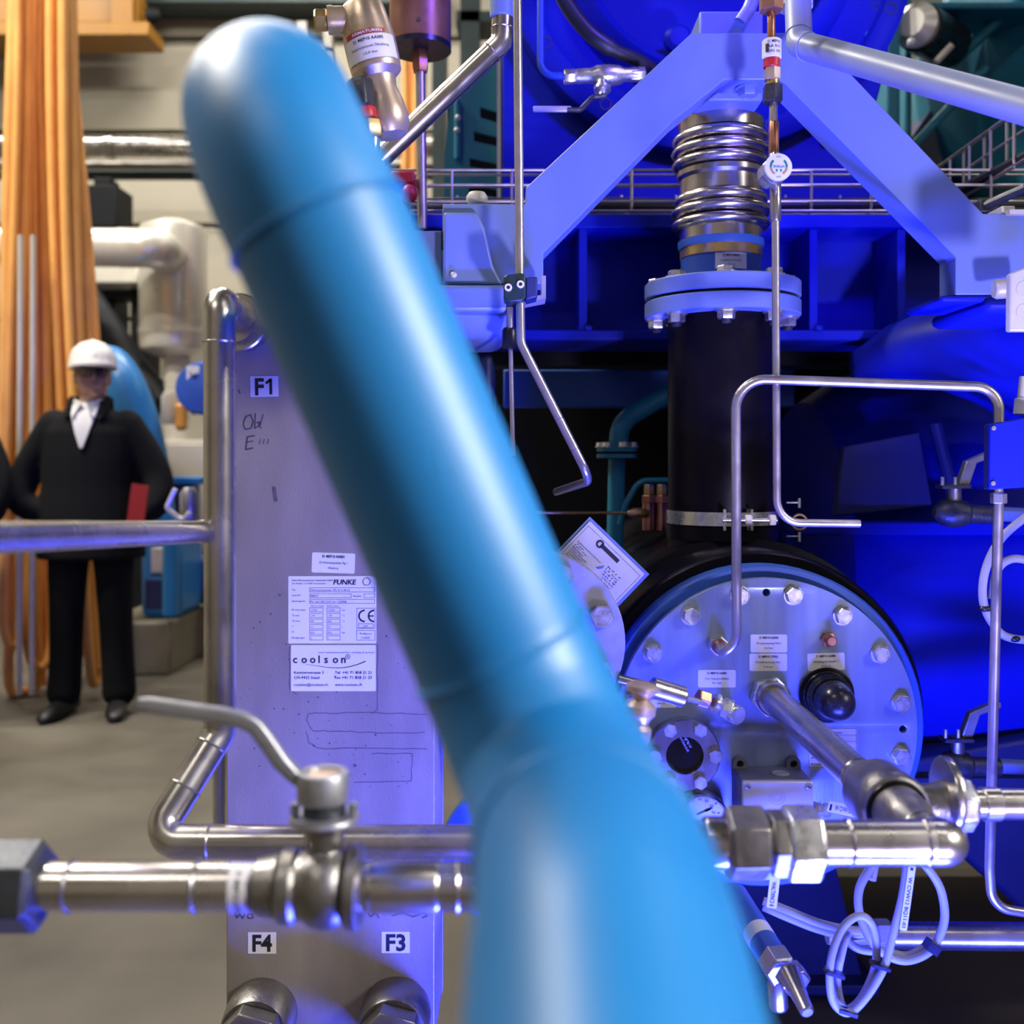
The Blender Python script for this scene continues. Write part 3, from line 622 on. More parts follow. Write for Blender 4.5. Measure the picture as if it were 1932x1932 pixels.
part('clamp_bolt', G().tube([ca, cb_], .0042, 12), 'zinc', cl)
for f_ in (.42, .86): hexnut('clamp_nut', ca.lerp(cb_, f_), cb_ - ca, .0095, .010, 'white', cl)
for nm, z0, z1 in (('lower_flange', 1.444, 1.4705), ('upper_flange', 1.4755, 1.502)):
    part(nm, G().lathe([(.06, z0), (.129, z0), (.131, z0 + .002), (.131, z1 - .002), (.129, z1), (.06, z1)], (RX, RY, 0), vz, 64), 'blue', rp)
part('gasket', G().lathe([(.06, 1.470), (.122, 1.470), (.122, 1.476), (.06, 1.476)], (RX, RY, 0), vz, 56), 'black', rp)
for k in range(8):
    a = math.radians(-8 + 45 * k); x, y = RX + .110 * math.sin(a), RY - .110 * math.cos(a)
    bolt(rp, (x, y, 1.444), .0145, .016, rot=DOWN, spin=k * .7); bolt(rp, (x, y, 1.502), .0145, .011, rot=UP, spin=k * .5)
    inst('stud_end', 'stud', lambda: G().lathe([(.0078, 0), (.0078, .006), (.006, .008)], (0, 0, 0), (0, 0, -1), 14), 'dkcast', rp, (x, y, 1.429))
bl = thing('bellows', 'corrugated steel bellows above the flange pair under the blue yoke', 'bellows', (RX, RY, 1.50))
BX = RX - .002
zf = lambda py: CH - (py - HZ) / F * 1.685
part('neck', G().lathe([(.0675, 1.50), (.0675, zf(468)), (.060, zf(468))], (BX, RY, 0), vz, 48), 'mblue', bl)
part('clamp_ring', G().lathe([(.064, zf(474)), (.0690, zf(474)), (.0690, zf(452)), (.064, zf(452))], (BX, RY, 0), vz, 48), 'brass', bl)
part('blue_ring', G().lathe([(.062, zf(456)), (.0715, zf(456)), (.0725, zf(450)), (.0725, zf(441)), (.062, zf(440))], (BX, RY, 0), vz, 48), 'mblue', bl)
part('collar', G().lathe([(.062, zf(441)), (.0690, zf(441)), (.0695, zf(420)), (.062, zf(420))], (BX, RY, 0), vz, 48), 'bellow', bl)
def bel(pys, rbig, rsm):
    pr = []
    for k, (py, r) in enumerate(pys):
        for a in [j * PI / 8 for j in range(9)]:
            pr.append((rsm + (r - rsm) * (.45 + .55 * math.sin(a)) if 0 < j_(a) < 1 else rsm, zf(py + 12 - 24 * a / PI)))
    return pr
def j_(a): return a / PI
part('convolutions', G().lathe([(.062, zf(424))] + bel([(409, .083), (385, .084), (362, .079)], 0, .066) + [(.068, zf(350))], (BX, RY, 0), vz, 56), 'bellow', bl)
part('spool', G().lathe([(.060, zf(352)), (.069, zf(350)), (.069, zf(322)), (.074, zf(316)), (.074, zf(306)), (.060, zf(304))], (BX, RY, 0), vz, 56), 'bellow', bl)
part('convolutions', G().lathe([(.062, zf(306))] + bel([(292, .083), (268, .084), (244, .082)], 0, .066) + [(.064, zf(231))], (BX, RY, 0), vz, 56), 'bellow', bl)
part('top_collar', G().lathe([(.060, zf(233)), (.072, zf(231)), (.072, zf(208)), (.060, zf(206))], (BX, RY, 0), vz, 48), 'bellow', bl)
def cyl_map(cx, cy, R, px0, py0, Yf):
    def f(u, v, d):
        x = (px0 + u - CX) / F * Yf - cx; a = math.asin(max(-.99, min(.99, x / R))); z = CH - (py0 + v - HZ) / F * Yf
        return Vector((cx + (R + d) * math.sin(a), cy - (R + d) * math.cos(a), z))
    return f
sticker(bl, cyl_map(BX, RY, .0676, 1350, 476, 1.683), 60, 30, tag3('S1 MEP10 BR001', 'Kompensator Verdampfer', 'DN 125', 60, 30), nu=8)

# ---------------------------------------------------------------- blue A-frame yoke
YY = 1.50
yk = thing('yoke_frame', 'large blue A-shaped steel yoke spanning over the bellows', 'frame', P(1400, 560, YY))
pp = [(835, 385), (992, 385), (992, 354), (1305, 62), (1530, 62), (1627, 162), (1855, 403), (2010, 403), (2010, 556), (1803, 556), (1803, 485), (1482, 159), (1470, 150), (1367, 150), (1270, 228), (1025, 478), (1025, 535), (835, 535)]
part('front_plate', G().ppoly(pp, YY, .058), 'blue', yk, bevel=.0015)
bolt(yk, P(1411, 172, 1.53) + Vector((0, 0, .006)), .0150, .014, 'blue', rot=DOWN, name='underside_bolt')
part('top_block', G().pbox(1320, 20, 1440, 190, 1.64, .20), 'blue', yk, bevel=.004)
part('cap_bar', G().pbox(1905, 395, 2010, 404, 1.49, .08), 'greyst', yk)
pl = thing('left_pedestal', 'blue bearing pedestal under the left foot of the yoke', 'pedestal', P(900, 670, 1.5))
part('side_block', G().pbox(640, 435, 836, 536, 1.515, .25), 'blue', pl, bevel=.003)
part('foot_flange', G().pbox(640, 537, 962, 588, 1.47, .30), 'blue', pl, bevel=.006)
part('leg', G().loft([[P(640, 586, 1.50), P(955, 584, 1.50), P(955, 584, 1.8), P(640, 586, 1.8)], [P(640, 640, 1.52), P(955, 640, 1.54), P(955, 640, 1.8), P(640, 640, 1.8)], [P(640, 672, 1.60), P(940, 664, 1.62), P(940, 660, 1.8), P(640, 672, 1.8)]]), 'blue', pl, bevel=.01)
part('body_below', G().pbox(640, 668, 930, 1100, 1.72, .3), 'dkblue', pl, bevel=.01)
part('gusset', G().ppoly([(836, 536), (948, 536), (930, 500), (915, 430), (900, 400), (836, 400)], 1.485, .02), 'blue', pl, bevel=.004)
part('slot', G().ppoly([(832, 436), (835, 436), (835, 466), (840, 471), (832, 471)], 1.4985, .003), 'ink', pl)
part('grease_nipple', G().ell(P(856, 519, 1.482), (.005, .005, .005), 14, 8), 'greyst', pl)
part('oil_cap', G().lathe([(.014, 0), (.016, .004), (.016, .010), (.012, .016)], P(900, 384, 1.53), vz, 20), 'white2', pl)
pr = thing('right_housing', 'rounded blue pump housing under the right foot of the yoke', 'housing', P(1880, 740, 1.6))
part('foot_lip', G().pbox(1776, 557, 1880, 570, 1.50, .14), 'blue_shade', pr, bevel=.004)
part('neck', G().pbox(1858, 560, 2010, 590, 1.49, .2), 'blue_shade', pr, bevel=.012)
rings = []
for (x, y, rx, rz, Yc) in [(1610, 690, 20, 26, 1.95), (1680, 668, 90, 56, 1.92), (1780, 650, 150, 80, 1.86), (1880, 660, 190, 104, 1.80), (1990, 690, 220, 130, 1.76), (2100, 700, 230, 140, 1.75)]:
    cc = P(x, y, Yc); rings.append([cc + Vector((0, .16 * rx / 150 * math.cos(a), S(rz, Yc) * math.sin(a))) for a in [2 * PI * k / 32 for k in range(32)]])
part('housing_body', G().loft(rings), 'blue_shade', pr, ang=60)
part('vent_plug', G().lathe([(.012, 0), (.014, .004), (.012, .05)], P(1875, 546, 1.45), (1, -.1, .02), 18), 'greyst', pr)
ca_ = thing('conduit_box', 'pale grey box with two round knockouts at the right edge', 'box', P(1950, 625, 1.28))
part('body', G().ppoly([(1906, 516), (2020, 470), (2020, 625), (1905, 625)], 1.28, .012), 'greyst', ca_, bevel=.002)
for py in (545, 588): part('knockout', G().torus(P(1932, py, 1.28), y0, S(14, 1.28), .0007, 32, 6), 'greyst', ca_)

# ---------------------------------------------------------------- support beam behind the yoke
SY = 1.95
sb = thing('support_beam', 'blue ribbed support beam running behind the bellows', 'beam', P(1320, 640, SY))
part('top_flange', G().pbox(700, 404, 2010, 430, SY, .20), 'blue_shade', sb, bevel=.003)
part('web', G().pbox(700, 428, 2010, 624, SY + .13, .02), 'blue_shade', sb)
part('bottom_flange', G().pbox(700, 622, 1712, 642, SY, .20), 'blue_shade', sb, bevel=.004)
for x in (905, 1100, 1318, 1535, 1701): part('rib', G().pbox(x - 8, 429, x + 8, 624, SY + .005, .13), 'blue_shade', sb, bevel=.002)
for x in (1110, 1545): part('weld_bead', G().ell(P(x, 619, SY), (.008, .006, .006), 12, 8), 'blue_shade', sb)
solo('light_blocker', G().box((1.15, 2.52, 1.60), (2.2, .86, .02)), 'dkblue', 'added hidden plate behind the ribbed beam that blocks overhead light', 'deck')  # added plate, hidden by the web, keeps overhead light off the space below
# wire cable tray and its cables
CY = 2.00
ct = thing('cable_tray', 'wire mesh cable tray running behind the yoke above the beam', 'cable tray', P(1300, 400, CY))
def wire(a, b, r=.0028, p=ct): part('wire', G().tube([a, b] if not isinstance(a, list) else a, r, 8), 'tube', p)
ya, yb_ = CY, CY + .19
for py, Y in ((321, ya), (349, ya), (380, ya), (398, ya), (330, yb_), (352, yb_), (380, yb_), (404, yb_), (400, ya + .08)): wire(P(690, py, Y) if 1 else 0, P(1960, py, Y))
for x in range(740, 1960, 113):
    a = P(x, 321, ya); b = P(x, 398, ya); wire([Vector(q) for q in fil([a, b, Vector((b.x, yb_, b.z)), Vector((b.x, yb_, a.z))], .01, 3)], None)
for k in range(6):
    Y = ya + .025 + .027 * k; pts = [Vector(p) for p in cat([P(690 + 160 * j, 390 - (k % 3) * 4 + 3 * math.sin(j * 2 + k), Y) for j in range(9)], 4)]
    solo('tray_cable', G().tube(pts, .008, 8), 'dkcable', 'dark cable lying in the wire tray behind the yoke', 'cable', 'cables in the wire tray')
c2 = thing('cable_tray', 'second wire tray climbing to the right edge above the right foot', 'cable tray', P(1880, 390, 2.0))
u0, u1 = P(1818, 372, 2.15), P(2000, 262, 1.75)
for dz, dy in ((0, 0), (.055, 0), (.10, 0), (0, .16), (.10, .16)): wire(u0 + Vector((0, dy, dz)), u1 + Vector((0, dy, dz)), .0032, c2)
for k in range(5):
    a = u0.lerp(u1, k / 4); wire(fil([a + Vector((0, 0, .10)), a, a + Vector((0, .16, 0)), a + Vector((0, .16, .10))], .01, 3), None, .0032, c2)
for k in range(4): solo('tray_cable', G().tube([u0 + Vector((-.02, .02 + .035 * k, .012)), u1 + Vector((.02, .02 + .035 * k, .012))], .009, 8), 'dkcable', 'black cable in the climbing wire tray at the right', 'cable', 'cables in the climbing tray')
t = thing('tray_clamp', 'small dark clamp with brass screws beside the climbing tray', 'clamp', P(1860, 395, 1.8))
part('block', G().pbox(1850, 375, 1885, 400, 1.8, .06), 'dkcast', t, bevel=.002); part('arm', G().tube([P(1860, 388, 1.8), P(1935, 355, 1.75)], .008, 10), 'dkcast', t)
t = thing('sensor_block', 'pale block on top of the right yoke foot', 'block', P(1905, 404, 1.5)); part('body', G().pbox(1890, 388, 1916, 404, 1.505, .05), 'greyst', t, bevel=.002); part('plug', G().pbox(1916, 391, 1960, 404, 1.51, .04), 'dkcast', t)

# ---------------------------------------------------------------- compressor casing behind the yoke
KY = 2.26
cs = thing('compressor_casing', 'big blue compressor casing with a round dished end behind the yoke', 'casing', P(1300, 420, KY))
part('side_plate', G().ppoly([(948, -60), (1320, -60), (1320, 420), (948, 420)], KY + .05, .9), 'blue_shade', cs, bevel=.004)
cc = P(1335, -95, KY); k_ = S(1, KY)
part('dished_end', G().lathe([(385 * k_, .05), (385 * k_, -.02), (372 * k_, -.03), (345 * k_, -.03), (330 * k_, -.012), (290 * k_, .0), (262 * k_, -.045), (245 * k_, -.055), (232 * k_, -.045), (225 * k_, .02), (160 * k_, .035), (10 * k_, .04)], cc, AXY, 80), 'blue_shade', cs)
for k in range(14):
    a = PI / 2 + .35 + k * 2 * PI / 14; q = cc + Vector((358 * k_ * math.sin(a), -.03, 358 * k_ * math.cos(a)))
    inst('bolt_hole', 'kh', lambda: G().lathe([(.0125, -.001), (.0135, .0015), (.0105, .0015), (.0095, -.0005)], (0, 0, 0), (0, -1, 0), 20), 'dkblue', cs, q)
part('lower_web', G().ppoly([(1120, 250), (1250, 160), (1560, 160), (1665, 230), (1640, 420), (1060, 420)], KY + .03, .5), 'blue_shade', cs, bevel=.004)
part('side_cheek', G().ppoly([(1560, -60), (1690, -60), (1676, 110), (1640, 250), (1560, 250)], KY - .02, .3), 'blue_shade', cs, bevel=.006)
for (x, y) in ((1652, 12), (1640, 66)): part('cheek_hole', G().lathe([(.0085, -.001), (.0095, .001), (.0065, .001), (.006, -.0005)], P(x, y, KY - .02), y0, 18), 'dkblue' if y == 12 else 'teal', cs)
part('boss', G().lathe([(.025, 0), (.030, .01), (.030, .03), (.02, .04)], P(1276, 82, KY - .03), y0, 20), 'blue_shade', cs)
solo('thick_cable', G().tube([Vector(p) for p in cat([P(1048, -40, 1.86), P(1072, 12, 1.86), P(1112, 62, 1.86), P(1160, 95, 1.87), P(1200, 112, 1.89), P(1236, 134, 1.92)], 6)], [S(15, 1.86)] * 18 + [S(12, 1.86)] * 13, 14), 'dkcable', 'thick black cable curving down over the blue casing', 'cable')
vp = thing('casing_drain', 'thin blue drain pipe with a small ball valve on the casing', 'valve', P(1110, 160, 1.85))
part('pipe', G().tube(fil([P(1020, -40, 1.85), P(1020, 142, 1.85), P(1072, 144, 1.85)], .03, 8), S(6.5, 1.85), 14), 'mblue', vp)
a0 = P(1064, 145, 1.85); dx = (P(1218, 140, 1.86) - a0)
hexnut('valve_nut', a0, dx, S(14, 1.85), S(24, 1.85), 'zinc', vp); hexnut('valve_nut', a0 + dx * .80, dx, S(14, 1.85), S(30, 1.85), 'zinc', vp)
part('valve_body', G().lathe([(S(11, 1.85), 0), (S(14, 1.85), .01), (S(14, 1.85), .035), (S(19, 1.85), .045), (S(20, 1.85), .065), (S(18, 1.85), .085), (S(13, 1.85), .095), (S(13, 1.85), .12)], a0 + dx * .10, dx, 28), 'zinc', vp)
hs = P(1136, 155, 1.83); part('stem', G().lathe([(S(10, 1.83), 0), (S(10, 1.83), .012), (S(16, 1.83), .012), (S(16, 1.83), .018), (S(8, 1.83), .02), (S(8, 1.83), .03)], hs, (0, -.35, -1), 20), 'zinc', vp)
part('lever', G().tube(fil([P(1142, 180, 1.80), P(1118, 184, 1.80), P(1095, 208, 1.79), P(1070, 207, 1.79)], .01, 4), S(5, 1.8), 8), 'dkcast', vp)
part('lever_grip', G().box((P(1042, 206, 1.79)), (S(72, 1.79), .006, S(11, 1.79))), 'greyst', vp, bevel=.002)
# teal cooler casing with louvre slots, left of the compressor
TYc = 2.7
tl = thing('teal_cooler', 'teal machine casing with louvre slots behind the slanting steel pipe', 'casing', P(890, 400, TYc))
a = P(838, 130, TYc); b = P(952, 420, TYc)
poly = [(P(838, 420, TYc).x, P(0, 420, TYc).z), (P(838, 300, TYc).x, P(0, 300, TYc).z), (P(850, 190, TYc).x, P(0, 190, TYc).z), (P(880, 120, TYc).x, P(0, 120, TYc).z), (P(990, 90, TYc).x, P(0, 90, TYc).z), (P(990, 420, TYc).x, P(0, 420, TYc).z)]
slots = []
for (x0, y_, w, h) in ((906, 202, 40, 20), (894, 248, 52, 18), (886, 298, 58, 16), (884, 346, 58, 16)):
    slots.append([(P(px, py, TYc).x, P(px, py, TYc).z) for px, py in ((x0, y_), (x0 + w, y_ + 12), (x0 + w, y_ + 12 + h), (x0, y_ + h))])
holed('louvred_face', [poly] + slots, TYc, .01, 'teal', tl)
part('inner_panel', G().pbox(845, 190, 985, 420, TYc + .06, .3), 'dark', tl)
part('lit_edge', G().pbox(938, 96, 945, 420, TYc - .04, .05), 'cladd', tl)  # bright strip painting the side-lit edge of the casing
for (x, y) in ((864, 222), (862, 246)): part('knob', G().ell(P(x, y, TYc - .02), (.008, .008, .008), 14, 8), 'greyst', tl)
part('hinge_rod', G().tube([P(863, 190, TYc - .01), P(863, 300, TYc - .01)], .009, 10), 'teal', tl)
# dark teal unit at the top right
t = thing('teal_unit', 'dark teal second machine unit in the upper right background', 'machine', P(1800, 420, 3.4))
part('frame_post', G().pbox(1672, -60, 1700, 420, 3.0, .25), 'teal', t, bevel=.01)
part('frame_post', G().pbox(1706, -60, 1722, 420, 3.3, .2), 'teal', t, bevel=.01)
part('top_bar', G().pbox(1690, 2, 1990, 16, 3.1, .2), 'teal', t, bevel=.006)
rg = []
part('vessel', G().lathe([(.05, -.62), (.36, -.58), (.46, -.45), (.47, 1.2)], P(2080, 160, 3.6), (.75, .55, .12), 48), 'teal', t)
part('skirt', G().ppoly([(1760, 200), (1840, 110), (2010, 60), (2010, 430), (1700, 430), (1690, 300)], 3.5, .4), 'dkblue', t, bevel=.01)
part('brace', G().tube([P(1795, 120, 3.2), P(1935, -10, 3.2)], .018, 12), 'teal', t); part('brace', G().tube([P(1700, 300, 3.2), P(1860, 130, 3.2)], .014, 12), 'teal', t)
t = thing('dark_motor', 'black motor with a shiny end cap in the upper right background', 'motor', P(1760, 120, 3.0))
part('barrel', G().tube([P(1735, 52, 3.05), P(1790, 85, 3.2)], .07, 28), 'blkpl', t); part('end_cap', G().lathe([(.06, 0), (.066, .03), (.04, .06)], P(1735, 52, 3.05), P(1735, 52, 3.05) - P(1790, 85, 3.2), 28), 'cladd', t); part('eye', G().ell(P(1720, 80, 2.98), (.014, .014, .014), 14, 8), 'greyst', t)
part('cooling_slot', G().tube([P(1765, 118, 3.0), P(1795, 86, 3.0)], .010, 10), 'white2', t)
# ---------------------------------------------------------------- dark space below the beam
solo('machine_backplate', G().pbox(950, 697, 1500, 768, 2.35, .06), 'mblue', 'flat blue panel below the beam, left of the black pipe', 'panel', bevel=.004)
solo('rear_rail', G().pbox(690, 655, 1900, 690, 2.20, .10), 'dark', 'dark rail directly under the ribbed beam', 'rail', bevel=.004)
solo('rear_shade_plate', G().pbox(900, 640, 2200, 1560, 3.0, .05), 'dark', 'plate behind the machine skid, near-black to stand in for shade', 'plate')  # near-black colour stands in for the unlit depth behind the machine
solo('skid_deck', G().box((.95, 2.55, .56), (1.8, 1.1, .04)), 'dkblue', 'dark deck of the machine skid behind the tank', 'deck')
t = thing('rear_elbow_pipe', 'blue elbow pipe with a bolted flange in the dark behind the tank', 'pipe', P(1160, 870, 2.1))
part('pipe', G().tube(fil([P(1330, 700, 2.15), P(1262, 742, 2.12), P(1170, 796, 2.1), P(1166, 850, 2.1)], .09, 10), S(18, 2.1), 24), 'teal', t)
for py in (852, 864): part('flange', G().lathe([(S(20, 2.1), 0), (S(38, 2.1), 0), (S(38, 2.1), .008), (S(20, 2.1), .008)], P(1164, py, 2.1), vz, 36), 'teal', t)
for k in range(6):
    a = k * PI / 3 + .3; bolt(t, P(1164, 864, 2.1) + Vector((S(31, 2.1) * math.sin(a), -S(31, 2.1) * math.cos(a), .022)), .009, .010, rot=UP)
part('lower_pipe', G().tube([P(1164, 866, 2.1), P(1160, 1040, 2.1)], S(16, 2.1), 20), 'teal', t)
solo('small_rear_pipe', G().tube(fil([P(1300, 906, 1.98), P(1206, 907, 1.98), P(1182, 950, 1.98), P(1170, 990, 1.98)], .03, 8), S(6, 1.98), 14), 'teal', 'thin blue pipe curving behind the brass fittings', 'pipe')
for k, (x, y) in enumerate([(1224, 926), (1248, 922)]):
    t = thing('brass_fitting', 'stubby brass screw fitting behind the black pipe, ' + ('left' if k == 0 else 'right') + ' of two', 'fitting', P(x, 1000, 1.92))
    part('body', G().lathe([(S(12, 1.92), 0), (S(12, 1.92), .05), (S(9, 1.92), .055)], P(x, 1000, 1.92), vz, 18), 'copper', t); hexnut('nut', P(x, 950, 1.92), vz, S(14, 1.92), .016, 'copper', t); hexnut('cap', P(x, 936, 1.92), vz, S(10, 1.92), .022, 'brass', t)
solo('brass_rod', G().tube([P(1010, 967, 1.9), P(1192, 968, 1.9)], S(3, 1.9), 10).lathe([(S(5, 1.9), 0), (S(10, 1.9), .012), (S(10, 1.9), .03), (S(6, 1.9), .04)], P(1184, 968, 1.9), (1, 0, 0), 18), 'brass', 'thin brass pipe running level behind the rating plate', 'pipe')
t = thing('wing_clamp', 'small clamp with yellow ring and screw tails right of the black pipe', 'clamp', P(1508, 1010, 1.7))
part('ring', G().torus(P(1508, 985, 1.72), y0, S(14, 1.72), .0025, 24, 6), 'brass', t)
for py in (948, 1012): part('screw', G().tube([P(1484, py, 1.7), P(1506, py, 1.7)], .0016, 8).tube([P(1508, py - 8, 1.7), P(1508, py + 10, 1.7)], .0026, 8), 'zinc', t)
# big dark vessel at the right
t = thing('lower_vessel', 'large dark blue vessel filling the right side below the housing', 'vessel', P(1850, 1500, 2.3))
vc = P(1880, 1075, 2.45)
part('shell', G().lathe([(.30, -.50), (.40, -.47), (.46, -.38), (.48, -.25), (.48, 1.6)], vc, (1, 0, 0), 64), 'blue_shade', t)
part('access_panel', G().ppoly([(1592, 842), (1735, 814), (1760, 955), (1575, 975)], 1.98, .02), 'dkblue', t, bevel=.003)
part('strap', G().tube([P(1765, 800, 1.97), P(1790, 900, 1.96), P(1800, 960, 1.95)], .012, 10), 'dkblue', t)
part('ledge', G().pbox(1500, 985, 2010, 1010, 1.94, .10), 'blue_shade', t, bevel=.004)
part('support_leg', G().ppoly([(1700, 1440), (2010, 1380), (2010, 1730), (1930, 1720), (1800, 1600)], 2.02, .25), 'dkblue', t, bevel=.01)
def lever_valve(x, y, Y, label):
    v = thing('ball_valve', label, 'valve', P(x, y + 40, Y))
    part('body', G().lathe([(S(10, Y), 0), (S(24, Y), .012), (S(28, Y), .03), (S(24, Y), .05), (S(18, Y), .055), (S(18, Y), .10)], P(x - 38, y + 50, Y), (1, 0, -.05), 24), 'dkcast', v)
    part('pipe', G().tube([P(x + 10, y + 50, Y), P(x + 130, y + 56, Y + .02)], S(14, Y), 20), 'blue', v)
    part('neck', G().lathe([(S(14, Y), 0), (S(13, Y), .03), (S(15, Y), .035), (S(15, Y), .04)], P(x, y + 44, Y), vz, 20), 'cast', v)
    part('handle_plate', G().box(P(x - 2, y + 2, Y), (S(54, Y), .03, .006)), 'dkcast', v, bevel=.001)
    part('lever', G().ppoly([(x + 8, y), (x + 24, y - 46), (x + 70, y - 66), (x + 84, y - 66), (x + 84, y - 56), (x + 44, y - 42), (x + 30, y)], Y - .008, .016), 'alu', v, bevel=.002)
    for dx in (-22, 2): part('stop_pin', G().tube([P(x + dx, y, Y - .012), P(x + dx, y - 16, Y - .012)], .003, 8), 'zinc', v)
lever_valve(1800, 916, 1.62, 'dark lever valve left of the blue box, upper of two'); lever_valve(1806, 1392, 1.66, 'dark lever valve right of the tank, lower of two')
# blue instrument box and conduit
ib = thing('instrument_box', 'violet-blue steel box on a conduit at the right edge', 'box', P(1900, 925, 1.33))
part('body', G().ppoly([(1869, 800), (1990, 780), (1990, 916), (1868, 924)], 1.32, .02), 'dkblue', ib, bevel=.002)
part('cover', G().ppoly([(1868, 800), (1990, 780), (1990, 916), (1867, 924)], 1.315, .006), 'blue_shade', ib, bevel=.0015)
for (x, y) in ((1874, 808), (1873, 912)): part('screw', G().lathe([(.003, 0), (.003, .002)], P(x, y, 1.314), y0, 12), 'zinc', ib)
hexnut('conduit_nut', P(1884, 950, 1.345), vz, S(15, 1.345), .014, 'zinc', ib); part('nipple', G().tube([P(1884, 922, 1.345), P(1884, 938, 1.345)], .006, 14), 'zinc', ib)
part('conduit', G().tube(fil([P(1884, 945, 1.345), P(1867, 1640, 1.345), P(1872, 1712, 1.345), P(1990, 1730, 1.345)], .06, 10), S(9.2, 1.345), 18), 'tube', ib)
part('cable_entry', G().lathe([(.012, 0), (.012, .02), (.009, .022), (.009, .05)], P(1930, 782, 1.36), (0.1, 0, 1), 16), 'white', ib)
def cable(path, Y, label, r=.0056, m='cable', group=None):
    pts = [Vector(p) for p in cat([P(*(list(q) + [Y])[:2], q[2] if len(q) > 2 else Y) for q in path], 6)]
    return solo('coiled_cable', G().tube(pts, r, 12), m, label, 'cable', group)
o = thing('hanging_cable', 'grey cable looped behind the conduit at the right edge', 'cable', P(1880, 1205, 1.45))
part('sheath', G().tube([Vector(p) for p in cat([P(1990, 940, 1.45), P(1932, 978, 1.45), P(1886, 1020, 1.45), P(1858, 1080, 1.45), P(1856, 1140, 1.45), P(1880, 1186, 1.45), P(1912, 1205, 1.45), P(1990, 1210, 1.45)], 6)], .0058, 12), 'cable', o)
part('sheath', G().tube([Vector(p) for p in cat([P(1872, 1130, 1.47), P(1880, 1080, 1.47), P(1900, 1058, 1.47), P(1932, 1056, 1.47), P(1990, 1080, 1.47)], 6)], .0058, 12), 'cable', o)
for (x, y) in ((1858, 1148), (1913, 1205)): part('cable_tie', G().ell(P(x, y, 1.45), (.009, .009, .005), 14, 8), 'blkpl', o)

# ---------------------------------------------------------------- lower right: cables, drain fitting, floor pipe
QY = 1.22
o = thing('coiled_cable', 'pale cable coiled in a small loop with tags below the front pipe', 'cable', P(1640, 1910, QY))
part('sheath', G().tube([Vector(p) for p in cat([P(1716, 1600, QY), P(1710, 1640, QY), P(1703, 1690, QY), P(1685, 1762, QY), P(1667, 1827, QY), P(1631, 1885, QY), P(1598, 1911, QY), P(1570, 1885, QY), P(1567, 1817, QY), P(1587, 1755, QY + .01), P(1620, 1728, QY + .012), P(1645, 1744, QY + .012), P(1654, 1788, QY + .012), P(1647, 1838, QY + .012), P(1620, 1890, QY + .012), P(1592, 1902, QY + .014), P(1580, 1850, QY + .02), P(1590, 1790, QY + .02), P(1600, 1760, QY + .03)], 6)], .0047, 12), 'cable', o)
def dr(g, mp): put_text(g, mp, 'W CVW12 BQ11-01', 118, 10.5, 7, 96, 'r', .01); put_fill(g, mp, 4, 4, 9, 10)
sticker(o, flatmap(1728, 1634, QY - .006, PI / 2 + .14), 124, 14, dr, name='cable_tag')
for (x, y) in ((1660, 1822), (1574, 1836), (1598, 1908)): part('cable_tie', G().box(P(x, y, QY), (.022, .014, .004), Ry(.3)), 'blkpl', o)
o = thing('coiled_cable', 'pale cable in a wide hanging loop below the front pipe', 'cable', P(1700, 1815, QY + .05))
part('sheath', G().tube([Vector(p) for p in cat([P(1662, 1600, QY + .05), P(1645, 1632, QY + .05), P(1622, 1675, QY + .05), P(1621, 1719, QY + .05), P(1640, 1770, QY + .05), P(1672, 1802, QY + .05), P(1714, 1812, QY + .05), P(1758, 1790, QY + .05), P(1781, 1740, QY + .05), P(1778, 1690, QY + .05), P(1763, 1655, QY + .05), P(1735, 1620, QY + .05)], 6)], .0052, 12), 'cable', o)
part('sheath', G().tube([Vector(p) for p in cat([P(1756, 1780, QY + .06), P(1714, 1803, QY + .06), P(1672, 1796, QY + .06), P(1620, 1790, QY + .06), P(1590, 1766, QY + .06)], 6)], .0052, 12), 'cable', o)
part('cable_tie', G().box(P(1758, 1786, QY + .05), (.016, .016, .012), Ry(.6)), 'blkpl', o)
o = thing('paired_cable', 'pair of pale cables running from the drain fitting to the coil', 'cable', P(1520, 1750, QY + .08))
for k in (0, 1): part('sheath', G().tube([Vector(p) for p in cat([P(1440, 1700 + 10 * k, QY + .10), P(1490, 1720 + 12 * k, QY + .09), P(1545, 1742 + 11 * k, QY + .08), P(1600, 1755 + 10 * k, QY + .07), P(1640, 1760, QY + .07)], 6)], .0055, 12), 'cable', o)
def dr(g, mp): put_text(g, mp, 'WALTXNC3 8', 56, 14, 8, 46, 'r', .01)
sticker(o, flatmap(1472, 1655, QY - .02, PI / 2 + .12), 60, 19, dr, name='cable_tag')
dp = thing('drain_fitting', 'blue drain stub ending in a steel valve with a conical tip', 'fitting', P(1460, 1860, 1.2))
a, b = P(1385, 1690, 1.36), P(1462, 1812, 1.24); ax = (b - a).normalized()
part('stub', G().tube([a, b], S(27, 1.28), 28), 'mblue', dp)
part('label_band', G().lathe([(S(27.5, 1.27), 0), (S(27.5, 1.27), .020)], a.lerp(b, .58), ax, 28), 'white', dp)
hexnut('nut', b - ax * .005, ax, S(34, 1.23), .028, 'steel', dp)
hexnut('front_nut', P(1488, 1832, 1.20), (.25, -.9, -.35), S(30, 1.2), .020, 'steel', dp, .2)
part('tip', G().lathe([(S(22, 1.18), 0), (S(14, 1.18), .035), (S(13, 1.18), .050), (S(10, 1.18), .052)], P(1489, 1836, 1.18), (.15, -.9, -.40), 24), 'steel', dp)
part('lower_stub', G().lathe([(S(18, 1.22), 0), (S(18, 1.22), .03), (S(14, 1.22), .034)], P(1466, 1850, 1.23), (.05, -.1, -1), 22), 'steel', dp)
